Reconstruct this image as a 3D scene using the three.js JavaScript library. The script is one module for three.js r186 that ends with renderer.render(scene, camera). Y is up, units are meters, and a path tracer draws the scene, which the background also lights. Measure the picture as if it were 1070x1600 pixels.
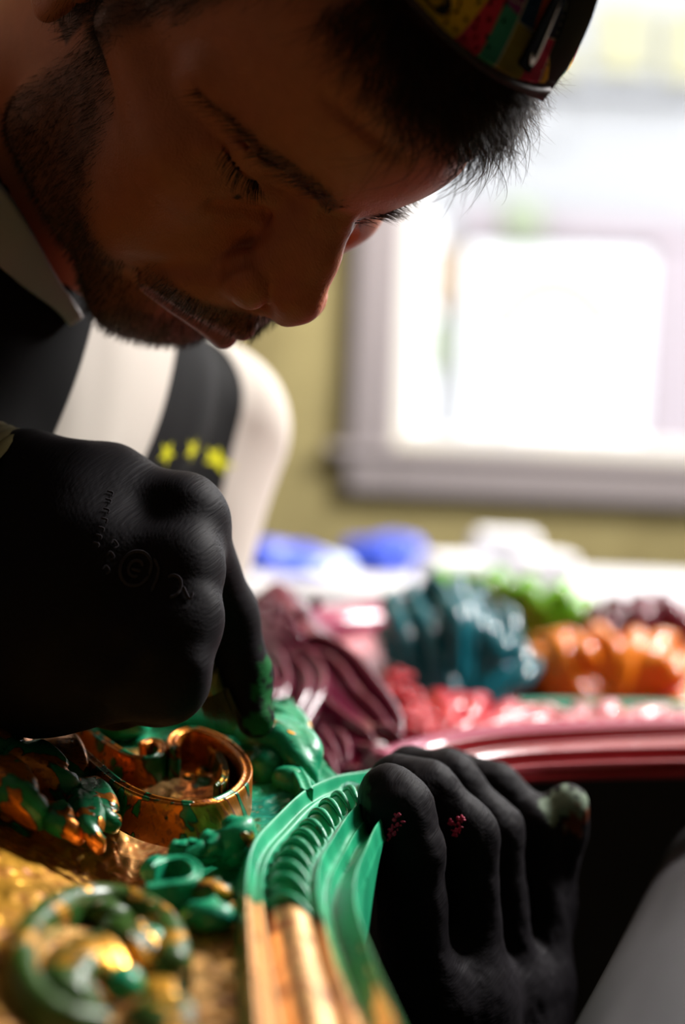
import * as THREE from 'three';
import { mergeGeometries, mergeVertices, toCreasedNormals } from 'three/addons/utils/BufferGeometryUtils.js';
import { RoundedBoxGeometry } from 'three/addons/geometries/RoundedBoxGeometry.js';
import { RectAreaLightUniformsLib } from 'three/addons/lights/RectAreaLightUniformsLib.js';

// ---------------------------------------------------------------- camera, sky, lights, exposure
const scene = new THREE.Scene();
const FPX = 2222, CY = 1.0;                                  // focal length in pixels of the 1070 x 1600 frame, lens height
const camera = new THREE.PerspectiveCamera(2 * Math.atan(800 / FPX) * 180 / Math.PI, 1070 / 1600, 0.02, 60);
camera.position.set(0, CY, 0);
camera.rotation.order = 'YXZ';
camera.rotation.set(-2.6 * Math.PI / 180, 0, 2.6 * Math.PI / 180);
camera.updateMatrixWorld(true);
camera.focus = 0.514;
camera.userData.fStop = 3.1;
scene.add(camera);

scene.background = new THREE.Color(0.93, 0.96, 1.0);          // bright overcast sky
scene.backgroundIntensity = 6.0;

const renderer = new THREE.WebGLRenderer({ antialias: true });
renderer.toneMapping = THREE.LinearToneMapping;
renderer.toneMappingExposure = 1.0;
renderer.shadowMap.enabled = true;

RectAreaLightUniformsLib.init();
// daylight that enters by the tall window in the right wall
const SIDE = { x: 1.5, z0: -2.0, z1: -1.4, y0: 2.1, y1: 3.0 };
const sideLight = new THREE.RectAreaLight(new THREE.Color(1.0, 0.97, 0.95), 150.0, SIDE.z1 - SIDE.z0, SIDE.y1 - SIDE.y0);
sideLight.name = 'side_window_daylight';
sideLight.position.set(SIDE.x - 0.02, (SIDE.y0 + SIDE.y1) / 2, (SIDE.z0 + SIDE.z1) / 2);
sideLight.lookAt(-3, (SIDE.y0 + SIDE.y1) / 2, (SIDE.z0 + SIDE.z1) / 2);
scene.add(sideLight);

// ---------------------------------------------------------------- helpers
const V = (x, y, z) => new THREE.Vector3(x, y, z);
const arr = (v) => [v.x, v.y, v.z];
const clamp = (x, a, b) => Math.min(b, Math.max(a, x)), lerp = (a, b, t) => a + (b - a) * t;
const smooth = (x, a, b) => { const t = clamp((x - a) / (b - a), 0, 1); return t * t * (3 - 2 * t); };
function rng(seed) { return () => { seed = (seed + 0x6d2b79f5) | 0; let t = Math.imul(seed ^ (seed >>> 15), 1 | seed); t = (t + Math.imul(t ^ (t >>> 7), 61 | t)) ^ t; return ((t ^ (t >>> 14)) >>> 0) / 4294967296; }; }
const C = (x, y, z) => V(x, y, z).applyMatrix4(camera.matrixWorld);                    // a point measured from the lens
const at = (px, py, d) => C((px - 535) / FPX * d, (800 - py) / FPX * d, -d);           // a point d metres off along the view
const dirC = (x, y, z) => V(x, y, z).transformDirection(camera.matrixWorld);
function table(keys) { return (x) => { if (x <= keys[0][0]) return keys[0][1]; for (let i = 1; i < keys.length; i++) if (x <= keys[i][0]) return lerp(keys[i - 1][1], keys[i][1], (x - keys[i - 1][0]) / (keys[i][0] - keys[i - 1][0])); return keys[keys.length - 1][1]; }; }
const taken = {};
function numbered(n) { const k = (taken[n] = (taken[n] ?? -1) + 1); return k ? n + '_' + String(k).padStart(3, '0') : n; }
function setup(m) { m.castShadow = true; m.receiveShadow = true; return m; }
function thing(name, label, category, base = V(0, 0, 0), group) {
  const g = new THREE.Group(); g.name = numbered(name); g.position.copy(base); g.userData = { label, category }; if (group) g.userData.group = group;
  scene.add(g); return g;
}
// a part whose geometry is given in world coordinates, moved into its parent's own axes
function part(parent, name, geo, mat, extra) {
  parent.updateWorldMatrix(true, false);
  geo.applyMatrix4(parent.matrixWorld.clone().invert());
  const m = setup(new THREE.Mesh(geo, mat)); m.name = numbered(name); if (extra) Object.assign(m.userData, extra); parent.add(m); return m;
}
function whole(name, geo, mat, label, category, group) {
  geo.computeBoundingBox(); const b = geo.boundingBox, c = V((b.min.x + b.max.x) / 2, b.min.y, (b.min.z + b.max.z) / 2);
  geo.translate(-c.x, -c.y, -c.z);
  const m = setup(new THREE.Mesh(geo, mat)); m.name = numbered(name); m.position.copy(c); m.userData = { label, category }; if (group) m.userData.group = group; scene.add(m); return m;
}
function struct(name, geo, mat, parent) { const m = setup(new THREE.Mesh(geo, mat)); m.name = numbered(name); if (!parent) m.userData.kind = 'structure'; (parent ?? scene).add(m); return m; }
const box = (x0, x1, y0, y1, z0, z1, r = 0) => (r ? new RoundedBoxGeometry(x1 - x0, y1 - y0, z1 - z0, 3, r) : new THREE.BoxGeometry(x1 - x0, y1 - y0, z1 - z0)).translate((x0 + x1) / 2, (y0 + y1) / 2, (z0 + z1) / 2);

// periodic value noise, period in cells
const hash = new Float32Array(65536); { const r = rng(77); for (let i = 0; i < 65536; i++) hash[i] = r(); }
function vn(x, y, per, seed = 0) {
  const xi = Math.floor(x), yi = Math.floor(y), fx = x - xi, fy = y - yi, u = fx * fx * (3 - 2 * fx), v = fy * fy * (3 - 2 * fy);
  const m = (a) => ((a % per) + per) % per, h = (a, b) => hash[(m(a) * 1619 + m(b) * 31337 + seed * 6971) & 65535];
  return lerp(lerp(h(xi, yi), h(xi + 1, yi), u), lerp(h(xi, yi + 1), h(xi + 1, yi + 1), u), v);
}
function fbm(u, v, per, oct, seed = 0) { let s = 0, a = 0.5, t = 0; for (let i = 0; i < oct; i++) { s += a * vn(u * per, v * per, per, seed + i * 13); t += a; a *= 0.5; per *= 2; } return s / t; }
function n3(x, y, z, seed = 0) {
  const xi = Math.floor(x), yi = Math.floor(y), zi = Math.floor(z), f = (a) => a * a * (3 - 2 * a), u = f(x - xi), v = f(y - yi), w = f(z - zi);
  const h = (a, b, c) => hash[(a * 1619 + b * 31337 + c * 52591 + seed * 6971) & 65535];
  return lerp(lerp(lerp(h(xi, yi, zi), h(xi + 1, yi, zi), u), lerp(h(xi, yi + 1, zi), h(xi + 1, yi + 1, zi), u), v), lerp(lerp(h(xi, yi, zi + 1), h(xi + 1, yi, zi + 1), u), lerp(h(xi, yi + 1, zi + 1), h(xi + 1, yi + 1, zi + 1), u), v), w);
}
// colour (0..1 sRGB), roughness, metalness, height -> three textures
function paintTextures(w, h, fn, wrap = THREE.RepeatWrapping) {
  const a = new Uint8Array(w * h * 4), b = new Uint8Array(w * h * 4), c = new Uint8Array(w * h * 4);
  for (let y = 0; y < h; y++) for (let x = 0; x < w; x++) {
    const p = fn((x + 0.5) / w, (y + 0.5) / h), o = (y * w + x) * 4;
    for (let k = 0; k < 3; k++) { a[o + k] = clamp(p[k], 0, 1) * 255; c[o + k] = clamp(p[5], 0, 1) * 255; }
    b[o] = 255; b[o + 1] = clamp(p[3], 0, 1) * 255; b[o + 2] = clamp(p[4], 0, 1) * 255; a[o + 3] = b[o + 3] = c[o + 3] = 255;
  }
  return [a, b, c].map((d, i) => { const t = new THREE.DataTexture(d, w, h); t.wrapS = t.wrapT = wrap; t.magFilter = THREE.LinearFilter; t.minFilter = THREE.LinearFilter; if (!i) t.colorSpace = THREE.SRGBColorSpace; t.needsUpdate = true; return t; });
}
function paintMaterial(w, h, fn, bump, more = {}, wrap) {
  const [map, orm, bumpMap] = paintTextures(w, h, fn, wrap);
  return new THREE.MeshPhysicalMaterial({ map, roughnessMap: orm, metalnessMap: orm, roughness: 1, metalness: 1, bumpMap, bumpScale: bump, ...more });
}
const std = (r, g, b, rough = 0.8, more = {}) => new THREE.MeshPhysicalMaterial({ color: new THREE.Color().setRGB(r, g, b), roughness: rough, ...more });

// ---- geometry
function finish(pos, idx, uv) {
  const g = new THREE.BufferGeometry();
  g.setAttribute('position', new THREE.BufferAttribute(new Float32Array(pos), 3));
  g.setIndex(idx); g.setAttribute('uv', new THREE.BufferAttribute(new Float32Array(uv ?? (pos.length / 3) * 2), 2));
  g.computeVertexNormals(); return g;
}
const curve = (pts, n) => new THREE.CatmullRomCurve3(pts, false, 'centripetal').getSpacedPoints(n);
// profile(t) -> closed list of [side, up]; the section is carried along the path, "up" kept near UP
function sweep(path, profile, UP = V(0, 1, 0), closedEnds = true) {
  const n = path.length, pos = [], uv = [], idx = []; let m = 0, len = 0;
  const T = V(), S = V(), U = V(), q = V();
  for (let i = 0; i < n; i++) {
    T.subVectors(path[Math.min(i + 1, n - 1)], path[Math.max(i - 1, 0)]).normalize();
    S.crossVectors(T, UP).normalize(); U.crossVectors(S, T);
    if (i) len += path[i].distanceTo(path[i - 1]);
    const pr = profile(i / (n - 1)); m = pr.length; let w = 0;
    for (let j = 0; j <= m; j++) {
      const [a, b] = pr[j % m]; if (j) w += Math.hypot(a - pr[j - 1][0], b - pr[j - 1][1]);
      q.copy(path[i]).addScaledVector(S, a).addScaledVector(U, b); pos.push(q.x, q.y, q.z); uv.push(len, w);
    }
  }
  const k = m + 1;
  for (let i = 0; i < n - 1; i++) for (let j = 0; j < m; j++) { const a = i * k + j, b = a + 1, c = a + k, d = c + 1; idx.push(a, b, c, b, d, c); }
  if (closedEnds) for (const [i, f] of [[0, 1], [n - 1, 0]]) {
    const c = pos.length / 3; let x = 0, y = 0, z = 0;
    for (let j = 0; j < m; j++) { x += pos[(i * k + j) * 3]; y += pos[(i * k + j) * 3 + 1]; z += pos[(i * k + j) * 3 + 2]; }
    pos.push(x / m, y / m, z / m); uv.push(0, 0);
    for (let j = 0; j < m; j++) f ? idx.push(c, i * k + j + 1, i * k + j) : idx.push(c, i * k + j, i * k + j + 1);
  }
  const g = finish(pos, idx, uv); fixSeam(g, n, k); return g;
}
function fixSeam(g, n, k) { const N = g.attributes.normal; for (let i = 0; i < n; i++) { const a = i * k, b = i * k + k - 1, v = V(N.getX(a) + N.getX(b), N.getY(a) + N.getY(b), N.getZ(a) + N.getZ(b)).normalize(); N.setXYZ(a, v.x, v.y, v.z); N.setXYZ(b, v.x, v.y, v.z); } }
const ring = (m, a, b = a, ou = 0) => Array.from({ length: m }, (_, j) => [Math.cos(j / m * 2 * Math.PI) * a, Math.sin(j / m * 2 * Math.PI) * b + ou]);
// round tube with rounded ends; r(t) radius, flat = height / width
function tube(pts, r, m = 8, n = 14, flat = 1, UP) {
  const path = curve(pts, n), rr = typeof r === 'function' ? r : () => r, cap = (t) => Math.sqrt(Math.max(0.02, 1 - Math.pow(Math.max(0, 1 - Math.min(t, 1 - t) * n / 1.2), 2)));
  return sweep(path, (t) => ring(m, rr(t) * cap(t), rr(t) * cap(t) * flat), UP);
}
// sheet between two curves, lifted by height(s, t); closed below by a thickness
function ruled(A, B, n, m, height, thick = 0.004, UP = V(0, 1, 0)) {
  const a = curve(A, n), b = curve(B, n), pos = [], uv = [], idx = [], q = V(); let len = 0;
  const width = a[n >> 1].distanceTo(b[n >> 1]);
  for (const side of [0, 1]) { len = 0; for (let i = 0; i <= n; i++) { if (i) len += a[i].distanceTo(a[i - 1]); for (let j = 0; j <= m; j++) { const s = j / m, t = i / n; q.lerpVectors(a[i], b[i], s).addScaledVector(UP, side ? -(typeof thick === 'function' ? thick(t) : thick) : height(s, t)); pos.push(q.x, q.y, q.z); uv.push(len, s * width); } } }
  const k = m + 1, o = (n + 1) * k;
  for (let i = 0; i < n; i++) for (let j = 0; j < m; j++) { const p = i * k + j; idx.push(p, p + 1, p + k, p + 1, p + k + 1, p + k); idx.push(o + p, o + p + k, o + p + 1, o + p + 1, o + p + k, o + p + k + 1); }
  for (let i = 0; i < n; i++) for (const [j, f] of [[0, 1], [m, 0]]) { const p = i * k + j, r = p + k; f ? idx.push(p, r, o + p, r, o + r, o + p) : idx.push(p, o + p, r, r, o + p, o + r); }
  for (let j = 0; j < m; j++) for (const [i, f] of [[0, 0], [n, 1]]) { const p = i * k + j, r = p + 1; f ? idx.push(p, r, o + p, r, o + r, o + p) : idx.push(p, o + p, r, r, o + p, o + r); }
  // orientation: make the top face along UP
  const g = finish(pos, idx, uv), N = g.attributes.normal, mid = (n >> 1) * k + (m >> 1);
  if (N.getX(mid) * UP.x + N.getY(mid) * UP.y + N.getZ(mid) * UP.z < 0) { for (let i = 0; i < idx.length; i += 3) { const s = idx[i]; idx[i] = idx[i + 1]; idx[i + 1] = s; } g.setIndex(idx); g.computeVertexNormals(); }
  return g;
}
function blob(c, rx, ry, rz, seg = 20, rot) { const g = new THREE.SphereGeometry(1, seg, Math.round(seg * 0.7)).scale(rx, ry, rz); if (rot) g.rotateX(rot[0]).rotateY(rot[1]).rotateZ(rot[2]); return g.translate(c.x, c.y, c.z); }
const join = (list) => mergeGeometries(list.map((g) => { for (const k of Object.keys(g.attributes)) if (!['position', 'normal', 'uv'].includes(k)) g.deleteAttribute(k); return g; }));
// uv in metres over the plan, leaned so that upright sides do not smear
function planUV(g, s = 1) { const p = g.attributes.position, uv = new Float32Array(p.count * 2); for (let i = 0; i < p.count; i++) { uv[2 * i] = (p.getX(i) + 0.35 * p.getY(i)) * s; uv[2 * i + 1] = (-p.getZ(i) + 0.9 * p.getY(i)) * s; } g.setAttribute('uv', new THREE.BufferAttribute(uv, 2)); return g; }

// ---- implicit surfaces
const smin = (a, b, k) => { if (k <= 0) return Math.min(a, b); const h = Math.max(k - Math.abs(a - b), 0) / k; return Math.min(a, b) - h * h * k * 0.25; };
const smax = (a, b, k) => -smin(-a, -b, k);
function capsule(a, b, ra, rb) {                       // round cone by interpolated radius
  const [ax, ay, az] = a, bx = b[0] - ax, by = b[1] - ay, bz = b[2] - az, L = bx * bx + by * by + bz * bz || 1e-9;
  return (x, y, z) => { const px = x - ax, py = y - ay, pz = z - az; let t = (px * bx + py * by + pz * bz) / L; t = t < 0 ? 0 : t > 1 ? 1 : t; const dx = px - bx * t, dy = py - by * t, dz = pz - bz * t; return Math.sqrt(dx * dx + dy * dy + dz * dz) - (ra + (rb - ra) * t); };
}
function ellipsoid(c, r, M) {                          // M: optional rows of the own axes
  const [cx, cy, cz] = c, [rx, ry, rz] = r;
  return (x, y, z) => {
    let px = x - cx, py = y - cy, pz = z - cz;
    if (M) { const a = M[0][0] * px + M[0][1] * py + M[0][2] * pz, b = M[1][0] * px + M[1][1] * py + M[1][2] * pz, c2 = M[2][0] * px + M[2][1] * py + M[2][2] * pz; px = a; py = b; pz = c2; }
    const k0 = Math.sqrt((px / rx) ** 2 + (py / ry) ** 2 + (pz / rz) ** 2), k1 = Math.sqrt((px / (rx * rx)) ** 2 + (py / (ry * ry)) ** 2 + (pz / (rz * rz)) ** 2);
    return k1 < 1e-9 ? -Math.min(rx, ry, rz) : k0 * (k0 - 1) / k1;
  };
}
// naive surface nets on a grid, cells far from the surface skipped
function polygonize(f, lo, hi, cell) {
  const B = 4, nb = [0, 1, 2].map((i) => Math.ceil((hi[i] - lo[i]) / (cell * B))), n = nb.map((b) => b * B + 1), [nx, ny, nz] = n;
  const val = new Float32Array(nx * ny * nz).fill(NaN), id = (i, j, k) => (k * ny + j) * nx + i, R = cell * B * 0.87 * 1.35 + cell;
  const live = [];
  for (let c = 0; c < nb[2]; c++) for (let b = 0; b < nb[1]; b++) for (let a = 0; a < nb[0]; a++) {
    const d = f(lo[0] + (a + 0.5) * B * cell, lo[1] + (b + 0.5) * B * cell, lo[2] + (c + 0.5) * B * cell);
    if (Math.abs(d) > R) continue;
    live.push([a, b, c]);
    for (let k = c * B; k <= c * B + B; k++) for (let j = b * B; j <= b * B + B; j++) for (let i = a * B; i <= a * B + B; i++) { const o = id(i, j, k); if (val[o] !== val[o]) val[o] = f(lo[0] + i * cell, lo[1] + j * cell, lo[2] + k * cell); }
  }
  const vert = new Int32Array(nx * ny * nz).fill(-1), pos = [], idx = [], nor = [];
  const E = [[0, 1], [0, 2], [0, 4], [1, 3], [1, 5], [2, 3], [2, 6], [3, 7], [4, 5], [4, 6], [5, 7], [6, 7]];
  for (const [a, b, c] of live) for (let k = c * B; k < c * B + B; k++) for (let j = b * B; j < b * B + B; j++) for (let i = a * B; i < a * B + B; i++) {
    const g = []; let s = 0; for (let q = 0; q < 8; q++) { const v = val[id(i + (q & 1), j + ((q >> 1) & 1), k + (q >> 2))]; g.push(v); s += v < 0 ? 1 : 0; }
    if (!s || s === 8) continue;
    let x = 0, y = 0, z = 0, m = 0;
    for (const [p, q] of E) if ((g[p] < 0) !== (g[q] < 0)) { const t = g[p] / (g[p] - g[q]); x += (p & 1) + ((q & 1) - (p & 1)) * t; y += ((p >> 1) & 1) + (((q >> 1) & 1) - ((p >> 1) & 1)) * t; z += (p >> 2) + ((q >> 2) - (p >> 2)) * t; m++; }
    x = lo[0] + (i + x / m) * cell; y = lo[1] + (j + y / m) * cell; z = lo[2] + (k + z / m) * cell;
    const e = cell * 0.4; let gx, gy, gz;
    for (let it = 0; it < 2; it++) { gx = f(x + e, y, z) - f(x - e, y, z); gy = f(x, y + e, z) - f(x, y - e, z); gz = f(x, y, z + e) - f(x, y, z - e); const l = Math.hypot(gx, gy, gz) || 1; gx /= l; gy /= l; gz /= l; if (!it) { const d = clamp(f(x, y, z) / Math.max(0.5, l / (2 * e)), -cell * 0.6, cell * 0.6); x -= gx * d; y -= gy * d; z -= gz * d; } }
    vert[id(i, j, k)] = pos.length / 3; pos.push(x, y, z); nor.push(gx, gy, gz);
  }
  const quad = (a, b, c, d, flip) => { if (a < 0 || b < 0 || c < 0 || d < 0) return; flip ? idx.push(a, c, b, b, c, d) : idx.push(a, b, c, b, d, c); };
  for (const [a, b, c] of live) for (let k = c * B; k < c * B + B; k++) for (let j = b * B; j < b * B + B; j++) for (let i = a * B; i < a * B + B; i++) {
    const v0 = val[id(i, j, k)] < 0;
    if (j && k && v0 !== val[id(i + 1, j, k)] < 0) quad(vert[id(i, j - 1, k - 1)], vert[id(i, j, k - 1)], vert[id(i, j - 1, k)], vert[id(i, j, k)], !v0);
    if (i && k && v0 !== val[id(i, j + 1, k)] < 0) quad(vert[id(i - 1, j, k - 1)], vert[id(i, j, k - 1)], vert[id(i - 1, j, k)], vert[id(i, j, k)], v0);
    if (i && j && v0 !== val[id(i, j, k + 1)] < 0) quad(vert[id(i - 1, j - 1, k)], vert[id(i, j - 1, k)], vert[id(i - 1, j, k)], vert[id(i, j, k)], !v0);
  }
  const g = new THREE.BufferGeometry();
  g.setAttribute('position', new THREE.BufferAttribute(new Float32Array(pos), 3)); g.setAttribute('normal', new THREE.BufferAttribute(new Float32Array(nor), 3));
  g.setAttribute('uv', new THREE.BufferAttribute(new Float32Array(pos.length / 3 * 2), 2)); g.setIndex(idx);
  // turn triangles to agree with the normals
  let agree = 0; const A = V(), Bv = V(), Cv = V(), P = g.attributes.position;
  for (let t = 0; t < Math.min(idx.length, 3000); t += 3) { A.fromBufferAttribute(P, idx[t]); Bv.fromBufferAttribute(P, idx[t + 1]).sub(A); Cv.fromBufferAttribute(P, idx[t + 2]).sub(A); Bv.cross(Cv); const o = idx[t] * 3; agree += Math.sign(Bv.x * nor[o] + Bv.y * nor[o + 1] + Bv.z * nor[o + 2]); }
  if (agree < 0) { for (let t = 0; t < idx.length; t += 3) { const s = idx[t]; idx[t] = idx[t + 1]; idx[t + 1] = s; } g.setIndex(idx); }
  return g;
}
const SHIRT_BLACK = [[-0.3, -0.205], [-0.155, -0.1], [-0.07, 0.002], [0.085, 0.196]];
const SHIRT_STARS = [[0.108, 0.061, 0.0115], [0.138, 0.050, 0.0125], [0.186, 0.042, 0.017]];
const CAP_O = [0.428, 0.17];
const CAP_TAG = [[822, 112, 0.459], [865, 28, 0.455]];

// ================================================================ the room
const WALL_Z = -2.6, wallMat = (() => {
  return paintMaterial(512, 512, (u, v) => { const n = fbm(u, v, 6, 5, 3), s = fbm(u, v, 40, 3, 7), t = smooth(n, 0.5, 0.72); return [lerp(0.60, 0.52, t) + 0.05 * (s - 0.5), lerp(0.55, 0.47, t) + 0.05 * (s - 0.5), lerp(0.365, 0.30, t) + 0.04 * (s - 0.5), 0.9, 0, 0.5 * n + 0.5 * s]; }, 0.004);
})();
const wallUV = (g, a, b) => { const p = g.attributes.position, uv = g.attributes.uv; for (let i = 0; i < p.count; i++) uv.setXY(i, p['get' + a](i) * 0.7, p['get' + b](i) * 0.7); return g; };
const ROOM = { x0: -2.6, x1: 1.5, z1: 2.4, h: 3.4, t: 0.22 };
const WIN = { x0: 0.088, x1: 1.22, y0: 1.005, y1: 2.35 };
const wallPieces = (a0, a1, b0, b1, open, make) => join([make(a0, open[0], b0, b1), make(open[1], a1, b0, b1), make(open[0], open[1], b0, open[2]), make(open[0], open[1], open[3], b1)]);
struct('wall_back', wallUV(wallPieces(ROOM.x0 - ROOM.t, ROOM.x1 + ROOM.t, 0, ROOM.h, [WIN.x0, WIN.x1, WIN.y0, WIN.y1], (a, b, c, d) => box(a, b, c, d, WALL_Z - ROOM.t, WALL_Z)), 'X', 'Y'), wallMat);
struct('wall_right', wallUV(wallPieces(WALL_Z, ROOM.z1, 0, ROOM.h, [SIDE.z0, SIDE.z1, SIDE.y0, SIDE.y1], (a, b, c, d) => box(ROOM.x1, ROOM.x1 + ROOM.t, c, d, a, b)), 'Z', 'Y'), wallMat);
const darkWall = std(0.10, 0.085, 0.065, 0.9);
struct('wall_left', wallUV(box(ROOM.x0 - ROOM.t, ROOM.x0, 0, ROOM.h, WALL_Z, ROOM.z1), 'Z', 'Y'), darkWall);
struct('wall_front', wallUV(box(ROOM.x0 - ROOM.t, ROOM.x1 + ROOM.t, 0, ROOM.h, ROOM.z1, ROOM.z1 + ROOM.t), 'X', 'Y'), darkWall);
const concrete = paintMaterial(512, 512, (u, v) => { const n = fbm(u, v, 8, 5, 12), c = 0.09 + 0.07 * (n - 0.5); return [c * 1.08, c, c * 0.9, 0.85, 0, n]; }, 0.003);
struct('floor', wallUV(box(ROOM.x0 - ROOM.t, ROOM.x1 + ROOM.t, -0.1, 0, WALL_Z - ROOM.t, ROOM.z1 + ROOM.t), 'X', 'Z'), concrete);
struct('ceiling', box(ROOM.x0 - ROOM.t, ROOM.x1 + ROOM.t, ROOM.h, ROOM.h + 0.15, WALL_Z - ROOM.t, ROOM.z1 + ROOM.t), std(0.13, 0.11, 0.085, 0.9));
const frameMat = std(0.28, 0.245, 0.245, 0.55), glassMat = new THREE.MeshPhysicalMaterial({ transmission: 1, thickness: 0, roughness: 0.0, color: 0xffffff });
{
  // window in the back wall: mauve-grey casing, deep sloping sill, one sash
  const g = new THREE.Group(); g.name = 'window_1'; g.userData.kind = 'structure'; g.position.set((WIN.x0 + WIN.x1) / 2, WIN.y0, WALL_Z); scene.add(g);
  const b = 0.085;
  for (const a of [[WIN.x0 - b, WIN.x0, WIN.y0 - b, WIN.y1 + b], [WIN.x1, WIN.x1 + b, WIN.y0 - b, WIN.y1 + b], [WIN.x0, WIN.x1, WIN.y1, WIN.y1 + b], [WIN.x0, WIN.x1, WIN.y0 - b, WIN.y0]]) part(g, 'window_frame', box(a[0], a[1], a[2], a[3], WALL_Z - 0.01, WALL_Z + 0.022, 0.006), frameMat);
  const w = 0.035, z0 = WALL_Z - 0.16, z1 = WALL_Z - 0.12, sash = std(0.62, 0.62, 0.64, 0.4);
  for (const a of [[WIN.x0, WIN.x0 + w, WIN.y0, WIN.y1], [WIN.x1 - w, WIN.x1, WIN.y0, WIN.y1], [WIN.x0 + w, WIN.x1 - w, WIN.y1 - w, WIN.y1], [WIN.x0 + w, WIN.x1 - w, WIN.y0, WIN.y0 + w]]) part(g, 'sash_rail', box(a[0], a[1], a[2], a[3], z0, z1, 0.005), sash);
  part(g, 'window_glass', box(WIN.x0 + w, WIN.x1 - w, WIN.y0 + w, WIN.y1 - w, WALL_Z - 0.143, WALL_Z - 0.139), glassMat);
  part(g, 'window_sill', box(WIN.x0 - 0.12, WIN.x1 + 0.12, WIN.y0 - 0.02, WIN.y0, WALL_Z - 0.03, WALL_Z + 0.028, 0.006), frameMat);
  const h = new THREE.Group(); h.name = 'window_2'; h.userData.kind = 'structure'; h.position.set(SIDE.x, SIDE.y0, (SIDE.z0 + SIDE.z1) / 2); scene.add(h);
  for (const a of [[SIDE.z0 - b, SIDE.z0, SIDE.y0 - b, SIDE.y1 + b], [SIDE.z1, SIDE.z1 + b, SIDE.y0 - b, SIDE.y1 + b], [SIDE.z0, SIDE.z1, SIDE.y1, SIDE.y1 + b], [SIDE.z0, SIDE.z1, SIDE.y0 - b, SIDE.y0]]) part(h, 'window_frame', box(SIDE.x - 0.022, SIDE.x + 0.01, a[2], a[3], a[0], a[1], 0.006), frameMat);
  part(h, 'window_glass', box(SIDE.x + 0.139, SIDE.x + 0.143, SIDE.y0, SIDE.y1, SIDE.z0, SIDE.z1), glassMat);
}
// ---- outside: a pale house across a yard
struct('yard_ground', box(-9, 9, -0.45, -0.3, -16, WALL_Z - ROOM.t), std(0.42, 0.41, 0.40, 0.9));
{
  const z = -7.6, house = thing('house', 'pale sunlit house with yellow shutters and a pink door frame seen through the window', 'house', V(-0.7, -0.3, z));
  const pale = std(0.265, 0.265, 0.27, 0.9);
  part(house, 'wall', box(-3.5, 2.02, -0.3, 5.6, z - 3, z), pale);
  // positions on the facade as seen over the sill
  const F = (px, py) => { const o = V(0, CY, 0), d = at(px, py, 1).sub(o), t = (z - o.z) / d.z; return o.addScaledVector(d, t); };
  const patch = (name, x0, y0, x1, y1, mat, dz) => { const a = F(x0, y0), b = F(x1, y1); return part(house, name, box(Math.min(a.x, b.x), Math.max(a.x, b.x), Math.min(a.y, b.y), Math.max(a.y, b.y), z, z + dz, 0.01), mat); };
  const pink = std(0.265, 0.225, 0.242, 0.9), yellow = std(0.27, 0.255, 0.16, 0.9), white = std(0.75, 0.75, 0.76, 0.9), grey = std(0.21, 0.21, 0.225, 0.9), peach = std(0.29, 0.22, 0.16, 0.9), green = std(0.22, 0.25, 0.17, 0.9);
  patch('door_frame', 720, 330, 1080, 385, pink, 0.08); patch('door_frame', 1018, 385, 1080, 720, pink, 0.08);
  patch('door_leaf', 735, 385, 1015, 760, white, 0.04);
  patch('shutter', 935, 10, 1010, 118, yellow, 0.05); patch('shutter', 850, 75, 900, 125, yellow, 0.05); patch('shutter', 1040, 20, 1090, 130, yellow, 0.05);
  patch('ledge', 560, 130, 1095, 158, grey, 0.1); patch('shutter', 820, 165, 880, 230, pale, 0.03);
  patch('panel', 675, 385, 722, 480, peach, 0.04); patch('panel', 668, 500, 700, 580, green, 0.04); patch('pier', 585, 340, 668, 760, white, 0.02);
  // arched green trellis and a white wheel before the door
  const arcp = []; for (let i = 0; i <= 16; i++) { const a = lerp(2.7, 0.5, i / 16); arcp.push(F(855 + Math.cos(a) * 95, 590 - Math.sin(a) * 140).add(V(0, 0, 0.25))); }
  part(house, 'arch', tube(arcp, 0.07, 8, 30), std(0.27, 0.30, 0.22, 0.9)); part(house, 'round_panel', new THREE.CylinderGeometry(0.36, 0.36, 0.06, 40).rotateX(Math.PI / 2).translate(...arr(F(858, 590).add(V(0, 0, 0.2)))), white);
  const sh = F(812, 350); part(house, 'planter_greenery', polygonize((x, y, q) => Math.hypot(x - sh.x, y - sh.y, q - z - 0.1) - 0.11 + 0.05 * (n3(x * 20, y * 20, q * 20, 4) - 0.5), [sh.x - 0.25, sh.y - 0.25, z - 0.1], [sh.x + 0.25, sh.y + 0.25, z + 0.35], 0.02), green);
}

// ================================================================ the carved frame
// depth of its face along the view, read row by row from how sharp it is and how it foreshortens
const nearDepth = table([[1050, 0.665], [1100, 0.645], [1150, 0.60], [1230, 0.55], [1300, 0.50], [1400, 0.44], [1500, 0.395], [1600, 0.355], [1760, 0.31]]);
const farDepth = table([[880, 0.86], [930, 0.82], [1000, 0.785], [1100, 0.735], [1220, 0.67], [1300, 0.62]]);
const UPW = V(0, 1, 0);
// the point h above the face that shows at (px, py)
const standing = (depth, lift) => (px, py, h = 0) => { let q = py; for (let i = 0; i < 6; i++) q = py + (h + lift(px)) * FPX / depth(q); return at(px, q, depth(q)).add(V(0, h + lift(px), 0)); };
const swell = (px) => 0.016 * smooth(250 - px, 0, 330);           // the face of the frame rises to the left
const Sp = standing(nearDepth, swell), Fp = standing(farDepth, () => 0);
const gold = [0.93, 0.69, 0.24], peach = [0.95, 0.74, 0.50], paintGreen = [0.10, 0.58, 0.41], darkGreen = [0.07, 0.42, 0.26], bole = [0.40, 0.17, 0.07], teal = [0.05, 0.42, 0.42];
const mix3 = (a, b, t) => [lerp(a[0], b[0], t), lerp(a[1], b[1], t), lerp(a[2], b[2], t)];
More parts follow.
